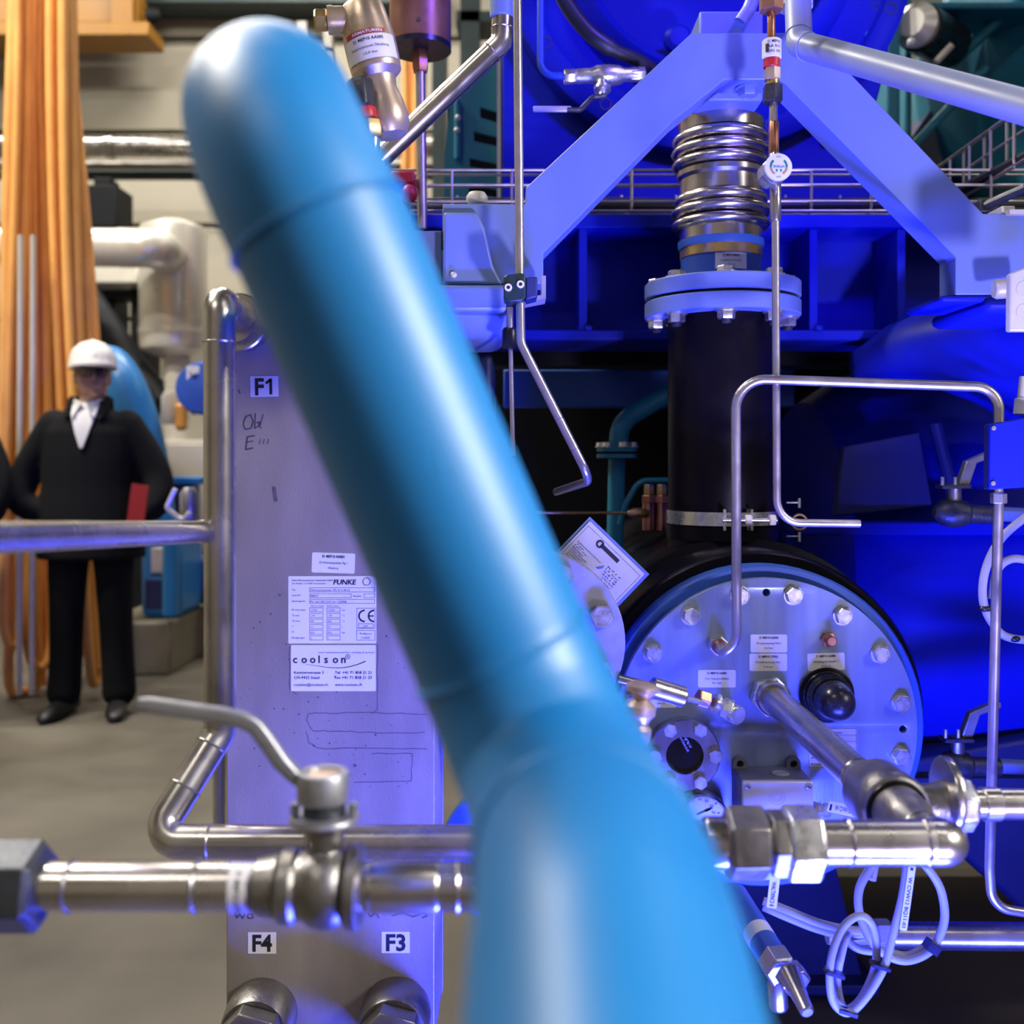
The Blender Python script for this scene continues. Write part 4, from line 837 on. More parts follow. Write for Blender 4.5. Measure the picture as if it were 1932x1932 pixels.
fp = thing('floor_level_pipe', 'horizontal steel pipe low at the right behind the coiled cables', 'pipe', P(1800, 1790, 1.5))
part('pipe', G().tube([P(1668, 1765, 1.5), P(2050, 1768, 1.42)], S(25, 1.48), 28), 'steel', fp); hexnut('end_nut', P(1650, 1765, 1.5), (1, 0, 0), S(30, 1.5), S(32, 1.5), 'dirty', fp); part('stub', G().tube([P(1560, 1764, 1.5), P(1652, 1765, 1.5)], S(17, 1.5), 20), 'dirty', fp)
# rotated rating plate on its bracket
rt = thing('rating_plate', 'tilted rating plate on a blue bracket above the left flange', 'sign', P(1140, 1130, 1.47))
th = math.radians(44.0); mp0 = flatmap(1113, 975, 1.47, th)
g = G(); q = [(0, 0), (156, 0), (156, 96), (0, 96)]; g.loft([[mp0(u, v, 0) for u, v in q], [mp0(u, v, -.004) for u, v in q]]); part('backing', g, 'blue', rt)
def dr(g, mp):
    put_rect(g, mp, 4, 8, 140, 82, .7)
    for j in range(9): put_text(g, mp, ['Kältemittelverdichter', 'Typ', 'Fabr.-Nr.', 'Baujahr', 'max. Druck', 'Volumen', 'Temperatur', 'Prüfdruck', 'Gewicht'][j], 10, 44 + j * 4.6, 3.0, [60, 20, 34, 28, 40, 30, 40, 36, 30][j])
    for j in range(7): put_text(g, mp, ['R717', '12 bar', '5412', '2019', '-10/50', '17 bar', '412 kg'][j], 84, 40 + j * 5.4, 3.2, 34)
    put_fill(g, mp, 46, 14, 92, 22); 
    g.torus(mp(44, 18, .0007), y0, S(6, 1.47), S(1.8, 1.47), 20, 6)
sticker(rt, flatmap(1113, 983, 1.468, th), 144, 86, dr, 'greyst', 'plate', rnd=2)
part('bracket', G().tube([P(1130, 1060, 1.475), P(1150, 1240, 1.60)], .012, 12), 'blue', rt)
# left flange partly behind the foreground pipe
LY = 1.36; lc = P(1006, 1212, LY)
lf = thing('blind_flange', 'pale round flange with hexagon bolts behind the foreground blue pipe', 'flange', lc - Vector((0, 0, .12)))
part('disc', G().lathe([(.03, .022), (S(172, LY), .022), (S(174, LY), .020), (S(174, LY), .002), (S(172, LY), 0), (S(96, LY), 0), (S(92, LY), -.010), (.01, -.010)], lc, AXY, 64), 'dirty', lf)
part('stub', G().tube([lc + Vector((0, .02, 0)), lc + Vector((0, .35, 0))], S(90, LY), 40), 'blue', lf)
for k in range(8):
    a = math.radians(22.5 + 45 * k + 1); bolt(lf, lc + Vector((S(138, LY) * math.sin(a), 0, S(138, LY) * math.cos(a))), S(23, LY), .016, washer=0, spin=.2 + k)
bf = thing('bronze_fitting', 'blurred bronze hose fitting beside the foreground blue pipe', 'fitting', P(1195, 1400, .98))
c0 = P(1200, 1405, .98)
part('body', G().lathe([(.004, -.012), (.010, 0), (.013, .006), (.013, .016), (.009, .020), (.011, .026), (.015, .030), (.015, .038), (.008, .044), (.012, .050), (.016, .052), (.016, .057), (.008, .060)], c0, (.12, 0, 1), 24), 'bronze', bf)
part('tail', G().tube([c0, P(1160, 1440, 1.0)], .008, 14), 'cast', bf)
# blue hand wheel behind the exchanger
bw = thing('rear_flange', 'blue round flange with bolts low behind the right edge of the plate exchanger', 'flange', P(880, 1800, 1.58))
wc = P(965, 1612, 1.58)
part('disc', G().lathe([(.03, 0), (.108, 0), (.110, .002), (.110, .020), (.03, .022)], wc, AXY, 56), 'mblue', bw); part('pipe', G().tube([wc, wc + Vector((0, .3, 0))], .06, 32), 'mblue', bw); part('support_leg', G().tube([wc + Vector((0, .2, -.05)), Vector((wc.x, wc.y + .2, 0))], .025, 16), 'mblue', bw)
for k in range(8):
    a = math.radians(12 + 45 * k); bolt(bw, wc + Vector((.088 * math.sin(a), 0, .088 * math.cos(a))), .012, .010)

# ================================================================ PLATE HEAT EXCHANGER (left)
VPY = 1.10
EY = 1.30
ex = thing('plate_exchanger', 'stainless plate heat exchanger standing upright with white stickers', 'heat exchanger', P(623, 2020, EY))
x0, x1 = (427 - CX) / F * EY, (820 - CX) / F * EY; zt, zb = P(0, 566, EY).z, P(0, 2040, EY).z
def rrect(xa, xb, za, zb_, r, n=6):
    o = []
    for cx, cz_, a0 in ((xb - r, zb_ - r, 0), (xa + r, zb_ - r, 90), (xa + r, za + r, 180), (xb - r, za + r, 270)):
        for k in range(n + 1): a = math.radians(a0 + 90 * k / n); o.append((cx + r * math.cos(a), cz_ + r * math.sin(a)))
    return o
rr = rrect(x0, x1, zb, zt, .035)
part('front_plate', G().prism([(x, EY, z) for x, z in rr], (0, .010, 0)), 'brush', ex, bevel=.0015)
for k in range(24):      # the brazed plate pack, each plate an edge of its own
    i_ = .0015 + (.002 if k % 2 else 0); q = rrect(x0 + i_, x1 - i_, zb + i_, zt - i_, .034)
    part('plate', G().prism([(x, EY + .010 + k * .0065, z) for x, z in q], (0, .0062, 0)), 'brush', ex)
part('rear_plate', G().prism([(x, EY + .167, z) for x, z in rr], (0, .010, 0)), 'brush', ex, bevel=.0015)
def one(s):
    def dr(g, mp):
        if s != 'F1': return put_text(g, mp, s, 27, 35, 30, 37, 'c', .03)
        put_text(g, mp, 'F', 9, 35, 30, 17, 'l', .03); put_fill(g, mp, 36, 5, 41.5, 35); put_stroke(g, mp, [(38.5, 7), (29.5, 14)], 5)
    return dr
sticker(ex, flatmap(472, 710, EY, -.015), 53, 39, one('F1'), rnd=.6)
sticker(ex, flatmap(468, 1759, EY), 53, 40, one('F4'), rnd=.6)
sticker(ex, flatmap(720, 1758, EY), 53, 40, one('F3'), rnd=.6)
sticker(ex, flatmap(589, 1042, EY, .03), 81, 38, tag3('S1 MEP10 AH001', 'Öl Wärmetauscher Rg 1', 'Ölkühlung', 81, 38))
def dr(g, mp):
    k = 1 / 6.66
    put_text(g, mp, 'Funke Wärmeaustauscher Apparatebau GmbH', 7, 9, 2.9, 77, 'l', .012); put_text(g, mp, 'Zur Dessel 1, D-31028 Gronau/Leine', 7, 15, 2.9, 63, 'l', .006)
    put_text(g, mp, 'FUNKE', 85, 15.5, 9, 42, 'l', .03, slant=.18)
    g.torus(mp(148, 10, .0007), y0, S(7, EY), S(.5, EY), 24, 6)
    for v, s, w in ((27, 'Typ:', 7), (37.5, 'Serien-Nr.:', 18), (48.5, 'Zeichnungs-Nr.:', 27), (65, 'PS min./max.', 26), (75.5, 'TS min.', 15), (86, 'TS max.', 16), (96.5, 'V', 3), (107, 'PT', 4.5), (117.5, 'Fluidgruppe', 24)): put_text(g, mp, s, 7, v, 3.2, w)
    put_rect(g, mp, 40, 21.5, 163, 30, .6); put_rect(g, mp, 40, 33, 119, 41, .6); put_rect(g, mp, 143, 33, 163, 41, .6); put_rect(g, mp, 40, 43.5, 163, 51.5, .6)
    put_text(g, mp, 'Wärmeaustauscher TPL 01-L-38-22', 42, 28, 3.6, 74); put_text(g, mp, '084057', 42, 39, 3.6, 15); put_text(g, mp, 'Baujahr', 123, 39, 3.2, 15); put_text(g, mp, 'PU 165 033 2-01 J11 123096', 42, 50, 3.8, 68)
    put_text(g, mp, 'Warme Seite', 42, 57.5, 3, 25); put_text(g, mp, 'Kalte Seite', 73, 57.5, 3, 22)
    for j, (a, b, u) in enumerate([('-1/30,0', '-1/30,0', 'bar'), ('-196', '-196', '°C'), ('200', '200', '°C'), ('2,2', '2,4', 'l'), ('45,0', '45,0', 'bar'), ('2', '2', '')]):
        v = 59.5 + j * 10.55
        for u0, s in ((40, a), (72.5, b)): put_rect(g, mp, u0, v, u0 + 26, v + 8.2, .6); put_text(g, mp, s, u0 + 2, v + 6, 3.2)
        if u: put_text(g, mp, u, 102, v + 6, 3.2)
    put_rect(g, mp, 129, 60, 164, 99, .6); put_rect(g, mp, 132, 89.5, 161, 97.5, .7); put_text(g, mp, '0045', 146, 95.5, 3.2, None, 'c'); put_rect(g, mp, 129, 102, 164, 121, .6)
    put_text(g, mp, 'Prüfdatum', 146, 110, 3.4, 22, 'c'); put_text(g, mp, '11.2020', 146, 118, 3.6, 16, 'c')
    for cx, a0, a1 in ((144, 50, 310), (162, 50, 310)):
        pts = [(cx + 10.5 * math.cos(math.radians(a)), 75 + 10.5 * math.sin(math.radians(a))) for a in range(a0 + 38, a1 - 37, 8)]
        put_stroke(g, mp, pts, 3.2)
    put_stroke(g, mp, [(152, 75), (161, 75)], 2.6)
sticker(ex, flatmap(544, 1087, EY), 166, 127, dr, name='rating_sticker', label='large white rating sticker with a table and the CE mark', rnd=2)
def dr(g, mp):
    x = 4
    for ch in 'coolson':
        put_text(g, mp, ch, x, 33.5, 14, None, 'l', .018); x += 16 if ch != 'l' else 11
        if ch == 'o' : pass
    put_text(g, mp, 'R', 107.5, 24, 4, None, 'c'); g.torus(mp(107.5, 22, .0007), y0, S(4.2, EY), S(.35, EY), 20, 6)
    arc = [(28 + 113 * s, 36 + 6.5 * math.sin(s * PI * .62) * 1.35 - 26 * max(0, s - .45) ** 1.8 * 1.55) for s in [k / 24 for k in range(25)]]
    for a, b, k in zip(arc, arc[1:], range(24)): put_stroke(g, mp, [a, b], .5 + k * .055)
    put_text(g, mp, 'your kompetenz-partner, cooling & systems', 158, 15, 3, 106, 'r')
    put_text(g, mp, 'Knotternstrasse 3', 6, 54, 5, 56, 'l', .01); put_text(g, mp, 'CH-9422 Staad', 6, 63.5, 5, 48, 'l', .01); put_text(g, mp, 'coolson@coolson.ch', 6, 77, 5, 64, 'l', .005)
    put_text(g, mp, 'Tel. +41 71 858 21 21', 83, 54, 5, 69, 'l', .01); put_text(g, mp, 'Fax +41 71 858 21 25', 83, 63.5, 5, 70, 'l', .01); put_text(g, mp, 'www.coolson.ch', 83, 77, 5, 51, 'l', .005)
sticker(ex, flatmap(549, 1217, EY), 160, 87, dr, name='maker_sticker', label='white sticker with the word coolson and a swoosh', rnd=2)
# marker scribbles, scuffs and glue outlines on the plate
mp = flatmap(0, 0, EY); g = G()
put_stroke(g, mp, [(475, 782), (464, 786), (459, 800), (463, 810), (474, 808), (478, 795), (473, 784)], 1.8); put_stroke(g, mp, [(482, 780), (481, 808), (488, 804), (490, 796), (483, 798)], 1.5); put_stroke(g, mp, [(497, 782), (490, 806), (494, 808)], 1.4)
put_stroke(g, mp, [(481, 822), (467, 824), (464, 848), (478, 845)], 2); put_stroke(g, mp, [(466, 834), (478, 832)], 1.6)
for x in (492, 499, 507): put_stroke(g, mp, [(x, 828), (x - 2, 838)], 1.1)
put_stroke(g, mp, [(444, 1722), (447, 1732), (453, 1724), (458, 1733), (463, 1722)], 1.6); put_stroke(g, mp, [(468, 1724), (476, 1724), (478, 1732), (468, 1732), (468, 1724)], 1.5); put_stroke(g, mp, [(488, 1728), (512, 1726)], 1.4)
put_stroke(g, mp, [(694, 1722), (700, 1730), (708, 1722), (716, 1732)], 1.4); put_stroke(g, mp, [(740, 1728), (760, 1722), (780, 1730), (800, 1722), (806, 1728), (796, 1732)], 1.3)
part('marker_scribble', g, 'inkblue', ex, label='faint handwritten marker scribble')['kind'] = 'stuff'
g = G(); rnd = random.Random(3)
def jit(pts, n=5, j=1.2):
    o = []
    for (a, b), (c, d) in zip(pts, pts[1:]):
        for k in range(n): s = k / n; o.append((a + (c - a) * s + rnd.uniform(-j, j), b + (d - b) * s + rnd.uniform(-j, j)))
    return o + [pts[-1]]
for pts in ([(806, 1348), (680, 1344), (610, 1346), (582, 1345), (578, 1360), (590, 1378), (640, 1380), (700, 1381)], [(578, 1380), (582, 1400), (600, 1412), (680, 1411), (806, 1413)], [(700, 1422), (778, 1422), (776, 1474), (668, 1476)], [(576, 1222), (546, 1222), (546, 1300), (560, 1310)], [(712, 1215), (712, 1340), (700, 1345)], [(800, 1382), (720, 1384), (700, 1381)]): put_stroke(g, mp, jit(pts), 1.5, .0002)
for _ in range(70):
    a, b = rnd.uniform(445, 812), rnd.uniform(1150, 1500); r = rnd.uniform(.5, 1.8); put_fill(g, mp, a - r, b - r, a + r, b + r, .0002)
for a, b, c, d, w in ((517, 918, 521, 946, 6), (450, 735, 453, 742, 3), (526, 1121, 530, 1124, 4), (668, 1442, 672, 1446, 4)): put_stroke(g, mp, [(a, b), (c, d)], w)
part('glue_marks', g, 'resid', ex, label='dirty glue outline and scuffs')['kind'] = 'stuff'
# ports with screwed fittings
for k, (x, y) in enumerate(((500, 1888), (752, 1886))):
    c = P(x - 4, y + 22, EY); pt = part('port_socket', G().lathe([(S(66, EY), 0), (S(66, EY), .020), (S(62, EY), .048), (S(60, EY), .050)], c, y0, 40), 'cast', ex)
    hexnut('port_nut', c + Vector((0, -.05, -.004)), y0, S(70, 1.22), .028, 'cast', ex, PI / 2 + .25)
    part('port_pipe', G().tube([c + Vector((0, -.07, -.006)), c + Vector((.004, -.13, -.04)), c + Vector((.004, -.14, -.30))], .025, 28), 'cast', ex)
c = Vector((-.338, EY, P(0, 566, VPY).z - .002)); part('port_socket', G().lathe([(.032, 0), (.032, .03), (.027, .034), (.027, .06)], c, y0, 40), 'steel', ex)
part('port_collar', G().lathe([(.034, .028), (.036, .03), (.036, .040), (.034, .042)], c, y0, 40), 'steel', ex)

# ================================================================ PIPES IN FRONT OF THE EXCHANGER
VPY = 1.10
up = thing('upright_pipe', 'polished steel upright pipe left of the plate exchanger, elbowed at top and bottom', 'pipe', P(415, 1600, VPY))
r = S(29.5, VPY)
piperun(up, [Vector((-.338, 1.275, P(0, 566, VPY).z)), P(414, 566, VPY), P(415, 1382, VPY), P(286, 1588, 1.04), P(960, 1588, 1.04), P(1010, 1588, 1.04), P(1010, 2150, 1.04)], r, .045)
part('rail_socket', G().lathe([(S(26, VPY), 0), (S(23, VPY), .006), (S(21, VPY), .012)], P(392, 1003, VPY), (-1, -.4, 0), 28), 'steel', up)
solo('side_rail', G().tube([P(398, 1003, VPY + .01), P(-60, 1016, .70)], .0118, 28), 'steel', 'horizontal steel rail pipe joining the upright pipe from the left', 'rail')
# valve pipe in the foreground
VY2 = .72; r = .0168
vp = thing('front_pipe', 'steel front pipe running through the lever ball valve to the tank elbow', 'pipe', P(400, 1672, VY2))
zc = P(0, 1672, VY2).z; zr = AZ
X_ = lambda px, Y=VY2: (px - CX) / F * Y
part('pipe', G().tube([(X_(60), VY2, zc), (X_(530), VY2, zc)], r, 32), 'steel', vp)
part('pipe', G().tube([(X_(684), VY2, zc), (X_(930), VY2, zc)], r, 32), 'steel', vp)
for px in (135, 372, 865): part('weld_seam', G().torus((X_(px), VY2, zc), (1, 0, 0), r, .0014, 32, 6), 'steel', vp)
part('pipe_socket', G().lathe([(r, 0), (.0180, .001), (.0180, .046), (r, .048)], (X_(700), VY2, zc), (1, 0, 0), 32), 'steel', vp)
FY = .885
zf_ = P(0, 1590, FY).z
part('offset_bend', G().tube(fil([(X_(925), VY2, zc), (X_(1000), VY2, zc), (X_(1180, FY), FY, zf_), (X_(1290, FY), FY, zf_)], .05, 10), r, 32), 'steel', vp)
part('pipe', G().tube([(X_(1280, FY), FY, zf_), (X_(1760, FY), FY, zf_)], .0192, 36), 'steel', vp)
part('elbow', G().tube(fil([(X_(1755, FY), FY, zf_), (AX, FY, zf_), (AX, .935, AZ)], .04, 14), .0196, 36), 'steel', vp)
for px in (1600, 1742): part('weld_seam', G().torus((X_(px, FY), FY, zf_), (1, 0, 0), .0193, .0014, 32, 6), 'steel', vp)
un = thing('pipe_union', 'pair of hexagon union nuts on the front pipe right of the blue pipe', 'union', (X_(1450, FY), FY, zf_ - .03))
hexnut('union_nut', (X_(1368, FY), FY, zf_), (1, 0, 0), .0315, S(78, FY), 'cast', un, .35)
part('middle_ring', G().lathe([(.0255, 0), (.0285, .002), (.0285, .014), (.0255, .016)], (X_(1448, FY), FY, zf_), (1, 0, 0), 6, .0), 'cast', un, bevel=.001)
hexnut('union_nut', (X_(1478, FY), FY, zf_), (1, 0, 0), .0320, S(68, FY), 'zinc', un, .1)
part('collar', G().lathe([(.021, 0), (.022, .002), (.022, .03), (.021, .032)], (X_(1330, FY), FY, zf_), (1, 0, 0), 32, loop=True), 'steel', un)
# hexagon coupling at the left edge
hx = thing('hose_coupling', 'dark hexagon coupling nut at the left end of the front pipe', 'coupling', (X_(40), VY2, zc - .03))
hexnut('nut', (X_(-30), VY2, zc), (1, 0, 0), .0315, S(112, VY2), 'dkcast', hx, .30)
part('tail', G().tube([(X_(-140), VY2, zc), (X_(-28), VY2, zc)], .024, 28), 'dkcast', hx)
# ball valve
bv = thing('ball_valve', 'steel ball valve with a long cranked lever on the front pipe', 'valve', (X_(605), VY2, zc - .035))
part('body', G().lathe([(.0185, -.030), (.0225, -.029), (.0255, -.026), (.0255, -.018), (.0225, -.015), (.0235, -.010), (.0275, -.004), (.0288, .004), (.0275, .012), (.0240, .017), (.0275, .019), (.0290, .021), (.0290, .027), (.0265, .029), (.0185, .030)], (X_(604), VY2, zc), (1, 0, 0), 48), 'cast', bv)
part('end_collar', G().lathe([(.0165, -.046), (.0190, -.044), (.0215, -.030)], (X_(604), VY2, zc), (1, 0, 0), 40), 'cast', bv)
zz = lambda py: P(0, py, VY2).z
nx = X_(612)
part('neck', G().lathe([(.0125, zz(1625)), (.0130, zz(1606)), (.0115, zz(1600)), (.0130, zz(1592)), (.0150, zz(1560)), (.0155, zz(1545))], (nx, VY2, 0), vz, 36), 'cast', bv)
part('stop_plate', G().lathe([(.010, zz(1549)), (.0240, zz(1548)), (.0248, zz(1543)), (.0240, zz(1536)), (.010, zz(1535))], (nx, VY2, 0), vz, 40), 'alu', bv)
part('stem_nut', G().lathe([(.0150, zz(1536)), (.0150, zz(1508)), (.013, zz(1506))], (nx, VY2, 0), vz, 36), 'dkcast', bv)
for dx in (-.020, .021): part('stop_pin', G().tube([(nx + dx, VY2 - .004, zz(1544)), (nx + dx, VY2 - .004, zz(1512))], .0032, 10), 'alu', bv)
bs = part('lever_boss', G().lathe([(.0165, zz(1512)), (.0180, zz(1508)), (.0185, zz(1462)), (.0175, zz(1456)), (.0125, zz(1456)), (.0120, zz(1462))], (nx - .001, VY2, 0), vz, 36), 'alu', bv)
part('stem_end', G().lathe([(.0120, zz(1466)), (.0120, zz(1460)), (.010, zz(1459))], (nx - .001, VY2, 0), vz, 28), 'bronze', bs)
lv = [(590, 1480, 36, 24), (556, 1462, 30, 22), (530, 1436, 27, 24), (505, 1400, 24, 24), (482, 1370, 22, 24), (455, 1357, 21, 24), (420, 1350, 20, 23), (340, 1338, 19, 22), (280, 1328, 17, 20), (262, 1326, 12, 14)]
rings = []
lp = [P(a, b, VY2 + .002 - .012 * (k / 9)) for k, (a, b, _, _) in enumerate(lv)]
for k, (a, b, wy, wz) in enumerate(lv):
    d = (lp[min(k + 1, 9)] - lp[max(k - 1, 0)]).normalized(); n = Vector((-d.z, 0, d.x)).normalized(); wy = S(wy, VY2); wz = S(wz, VY2) * .66
    rings.append([lp[k] + Vector((0, 1, 0)) * wy * .55 * math.copysign(abs(math.cos(a_)) ** .5, math.cos(a_)) + n * wz * math.copysign(abs(math.sin(a_)) ** .5, math.sin(a_)) for a_ in [2 * PI * (j + .5) / 16 for j in range(16)]])
part('lever', G().loft(rings), 'alu', bv, ang=60)
def wrap(u, v, d):      # label wrapped around the pipe
    a = (v / 88 - .5) * PI * .92; return Vector((X_(440 + u), VY2 - (r + d) * math.cos(a), zc - (r + d) * math.sin(a)))
r = .0169
def dr(g, mp):
    for j, (s, w) in enumerate([('S1 MEP10 AA008', 60), ('Absperrventil Öl', 50), ('DN 25', 24)]): put_text(g, mp, s, 14 + j * 22, 44 - w / 2, 9, w, 'l', .01, rot=PI / 2)
    put_fill(g, mp, 3, 10, 6, 78)
g = G()
for dd in (.0004,):
    n = 14
    for k in range(n): g.raw([wrap(0, 88 * k / n, dd), wrap(70, 88 * k / n, dd), wrap(70, 88 * (k + 1) / n, dd), wrap(0, 88 * (k + 1) / n, dd)], [(0, 1, 2, 3)])
st = part('pipe_sticker', g, 'greyst', vp); g = G(); dr(g, wrap); part('lettering', g, 'ink', st)

# ================================================================ FOREGROUND SKY-BLUE PIPE
FR = .0443
fg = thing('blue_pipe', 'thick sky-blue painted pipe leaning across the foreground, out of focus', 'pipe', P(1150, 1980, .32))
d = Vector((-.433, 0, .901)).normalized()
A = P(602, 430, .5); B = P(948, 1228, .5)
part('straight_length', G().tube([A, B], FR, 64), 'fgblue', fg)
RB = .095; el = []
for k in range(17):
    a = PI / 2 * k / 16; el.append(A + d * RB * math.sin(a) + Vector((0, 1, 0)) * RB * (1 - math.cos(a)))
part('upper_elbow', G().tube(el, FR * 1.006, 64), 'fgblue', fg)
part('rear_length', G().tube([el[-1], Vector((el[-1].x, 1.50, el[-1].z))], FR, 48), 'fgblue', fg)
low = [tuple(B), tuple(P(996, 1340, .492)), tuple(P(1050, 1460, .472)), tuple(P(1092, 1570, .428)), tuple(P(1130, 1690, .362)), tuple(P(1147, 1820, .322)), tuple(P(1158, 1932, .300))]
lw = [Vector(p) for p in cat(low, 8)]; end = lw[-1] + (lw[-1] - lw[-6]).normalized() * .12
part('lower_elbow', G().tube(lw[:29], FR * 1.006, 64), 'fgblue', fg)
part('near_length', G().tube(lw[28:] + [end], FR, 64), 'fgblue', fg)
part('weld_seam', G().torus(A, d, FR, .0022, 64, 8), 'fgblue', fg); part('weld_seam', G().torus(B, d, FR, .0022, 64, 8), 'fgblue', fg)
part('weld_seam', G().torus(lw[28], lw[29] - lw[27], FR, .0020, 64, 8), 'fgblue', fg)

# ================================================================ THIN TUBES AND VALVES IN FRONT OF THE YOKE
HY = 1.40
ht = thing('hydraulic_tube', 'thin steel tube dropping past the left foot of the yoke and bending away', 'tube', P(980, 920, HY))
part('bent_tube', G().tube(fil([P(976, -40, HY), P(981, 540, HY), P(983, 648, HY), P(1105, 888, HY), P(1110, 908, HY + .02), P(1050, 928, HY + .16)], .03, 8), S(8.5, HY), 18), 'tube', ht)
for (x, y) in ((1056, 790), (1085, 848)): part('scratch_ring', G().torus(P(x, y, HY), (.45, 0, -.9), S(8.6, HY), .0004, 18, 6), 'dkcast', ht)
cp = thing('tube_clamp', 'dark plastic tube clamp with two socket screws on a small bracket', 'clamp', P(978, 572, HY))
part('block', G().ppoly([(950, 522), (958, 517), (985, 515), (992, 520), (992, 560), (986, 568), (960, 570), (950, 562)], HY - .018, .045), 'dkgreen', cp, bevel=.002)
part('side_block', G().ppoly([(992, 522), (1014, 522), (1014, 560), (992, 566)], HY - .012, .045), 'dkblue', cp, bevel=.002)
part('bracket', G().ppoly([(985, 572), (1030, 563), (1030, 520), (1022, 520), (1022, 556), (985, 564)], HY + .02, .05), 'dirty', cp)
for (x, y) in ((959, 543), (982, 537)):
    s_ = part('socket_screw', G().lathe([(S(7, HY), 0), (S(7, HY), .004), (S(6.5, HY), .0045), (S(3.6, HY), .0045), (S(3.4, HY), .001)], P(x, y, HY - .018), y0, 24), 'white', cp)
    part('socket', G().lathe([(S(3.5, HY), .0036), (S(3.5, HY), .0038)], P(x, y, HY - .018), y0, 6), 'ink', s_)
ht2 = thing('drain_tube', 'thin violet-lit tube with a black coupling hanging below the left foot', 'tube', P(965, 850, 1.48))
part('tube', G().tube([P(962, 585, 1.48), P(968, 860, 1.48)], S(4.5, 1.48), 12), 'tube', ht2)
part('upper_tube', G().tube([P(962, 580, 1.47), P(962, 620, 1.47)], S(6.5, 1.47), 12), 'tube', ht2)
part('coupling', G().lathe([(S(13, 1.48), 0), (S(15, 1.48), .004), (S(15, 1.48), .026), (S(12, 1.48), .03)], P(962, 658, 1.475), vz, 20), 'blkpl', ht2)
# refrigerant line with its sight glass
LYr = 1.40
rl = thing('refrigerant_line', 'slim vertical line with red, brass and copper fittings and a bend to the right', 'tube', P(1464, 995, LYr))
def seg_(name, y0_, y1_, rpx, m, x=1457, n=24):
    xa = 1453 + (y0_ / 415) * 7 if x is None else x
    return part(name, G().lathe([(S(rpx * .9, LYr), 0), (S(rpx, LYr), .0012), (S(rpx, LYr), abs(P(0, y0_, LYr).z - P(0, y1_, LYr).z) - .0012), (S(rpx * .9, LYr), abs(P(0, y0_, LYr).z - P(0, y1_, LYr).z))], P(x, y1_, LYr), vz, n), m, rl)
seg_('top_fitting', -30, 22, 23, 'coprbr', 1455, 6); seg_('copper_tube', 20, 80, 7.5, 'copper', 1455)
seg_('tag_sleeve', 76, 112, 18, 'white', 1456); seg_('red_band', 111, 129, 15.5, 'red', 1456); seg_('brass_nut', 128, 152, 15.5, 'bronze', 1457, 6); seg_('brass_ring', 150, 162, 12, 'brass', 1458); seg_('dark_nut', 161, 194, 18.5, 'dkcast', 1458, 6)
seg_('tube', 192, 234, 7.8, 'tube', 1459); seg_('copper_sleeve', 230, 292, 9.5, 'copper', 1460); seg_('body_tube', 288, 350, 10, 'zinc', 1461); seg_('steel_sleeve', 345, 417, 10.5, 'steel', 1463)
part('bent_tube', G().tube(fil([P(1463, 415, LYr), P(1466, 986, LYr), P(1622, 988, LYr + .005)], .033, 10), S(7.4, LYr), 18), 'tube', rl)
for k, (a, w) in enumerate((('S1 MEP', 20), ('AA 010', 16), ('DN 8', 12))): pass
g = G(); mpc = cyl_map(P(1456, 0, LYr).x, LYr, S(18.1, LYr), 1440, 78, LYr)
for k, s in enumerate(('S1 MEP10', 'AA 011', 'DN 10')): put_text(g, mpc, s, 16, 9 + 9 * k, 5, 22, 'c', .01)
put_fill(g, mpc, 2, 10, 7, 26); part('lettering', g, 'ink', rl)
sg = thing('sight_indicator', 'round white moisture indicator with a green and tan ring on the slim line', 'indicator', P(1467, 342, LYr))
dn = Vector((0, -1, 0)); sc_ = P(1468, 316, LYr - .030)
part('body', G().lathe([(S(26, LYr), -.045), (S(27, LYr), -.040), (S(27, LYr), -.012), (S(25, LYr), -.010), (S(25.5, LYr), 0)], sc_, dn, 8, .4), 'zinc', sg, bevel=.0008)
part('disc', G().lathe([(S(25, LYr), -.002), (S(25.5, LYr), .002), (S(24.5, LYr), .0035), (S(.2, LYr), .0036)], sc_, dn, 40), 'dial', sg)
mpd = lambda u, v, d: P(1468 + u, 316 + v, LYr - .030) + dn * (.0040 + d) - Vector((0, 0, 0))
def arcband(m, a0, a1):
    g = G(); n = 10
    for k in range(n):
        p = [math.radians(a0 + (a1 - a0) * (k + j) / n) for j in (0, 1)]
        g.raw([mpd(R_ * math.cos(a), R_ * math.sin(a), 0) for R_, a in ((13, p[0]), (17, p[0]), (17, p[1]), (13, p[1]))], [(0, 1, 2, 3)])
    part('printed_arc', g, m, sg)
arcband('inkgrn', -50, 5); arcband('inkgrn', 175, 230); arcband('inktan', 8, 60); arcband('inktan', 120, 172)
g = G(); put_text(g, mpd, 'SPORLAN', 0, 2, 4.4, 21, 'c', .02, d=.0002); part('lettering', g, 'inkcy', sg)
g = G(); put_text(g, mpd, 'DRY', 0, -17, 3.2, None, 'c', 0, d=.0002); put_text(g, mpd, 'WET', 0, 21, 3.2, None, 'c', 0, d=.0002)
for s_ in (-4, 4): g.raw([mpd(s_ - 2.4, 5, .0002), mpd(s_ + 2.4, 5, .0002), mpd(s_, 11, .0002)], [(0, 1, 2)])
part('lettering', g, 'inkgrn', sg)
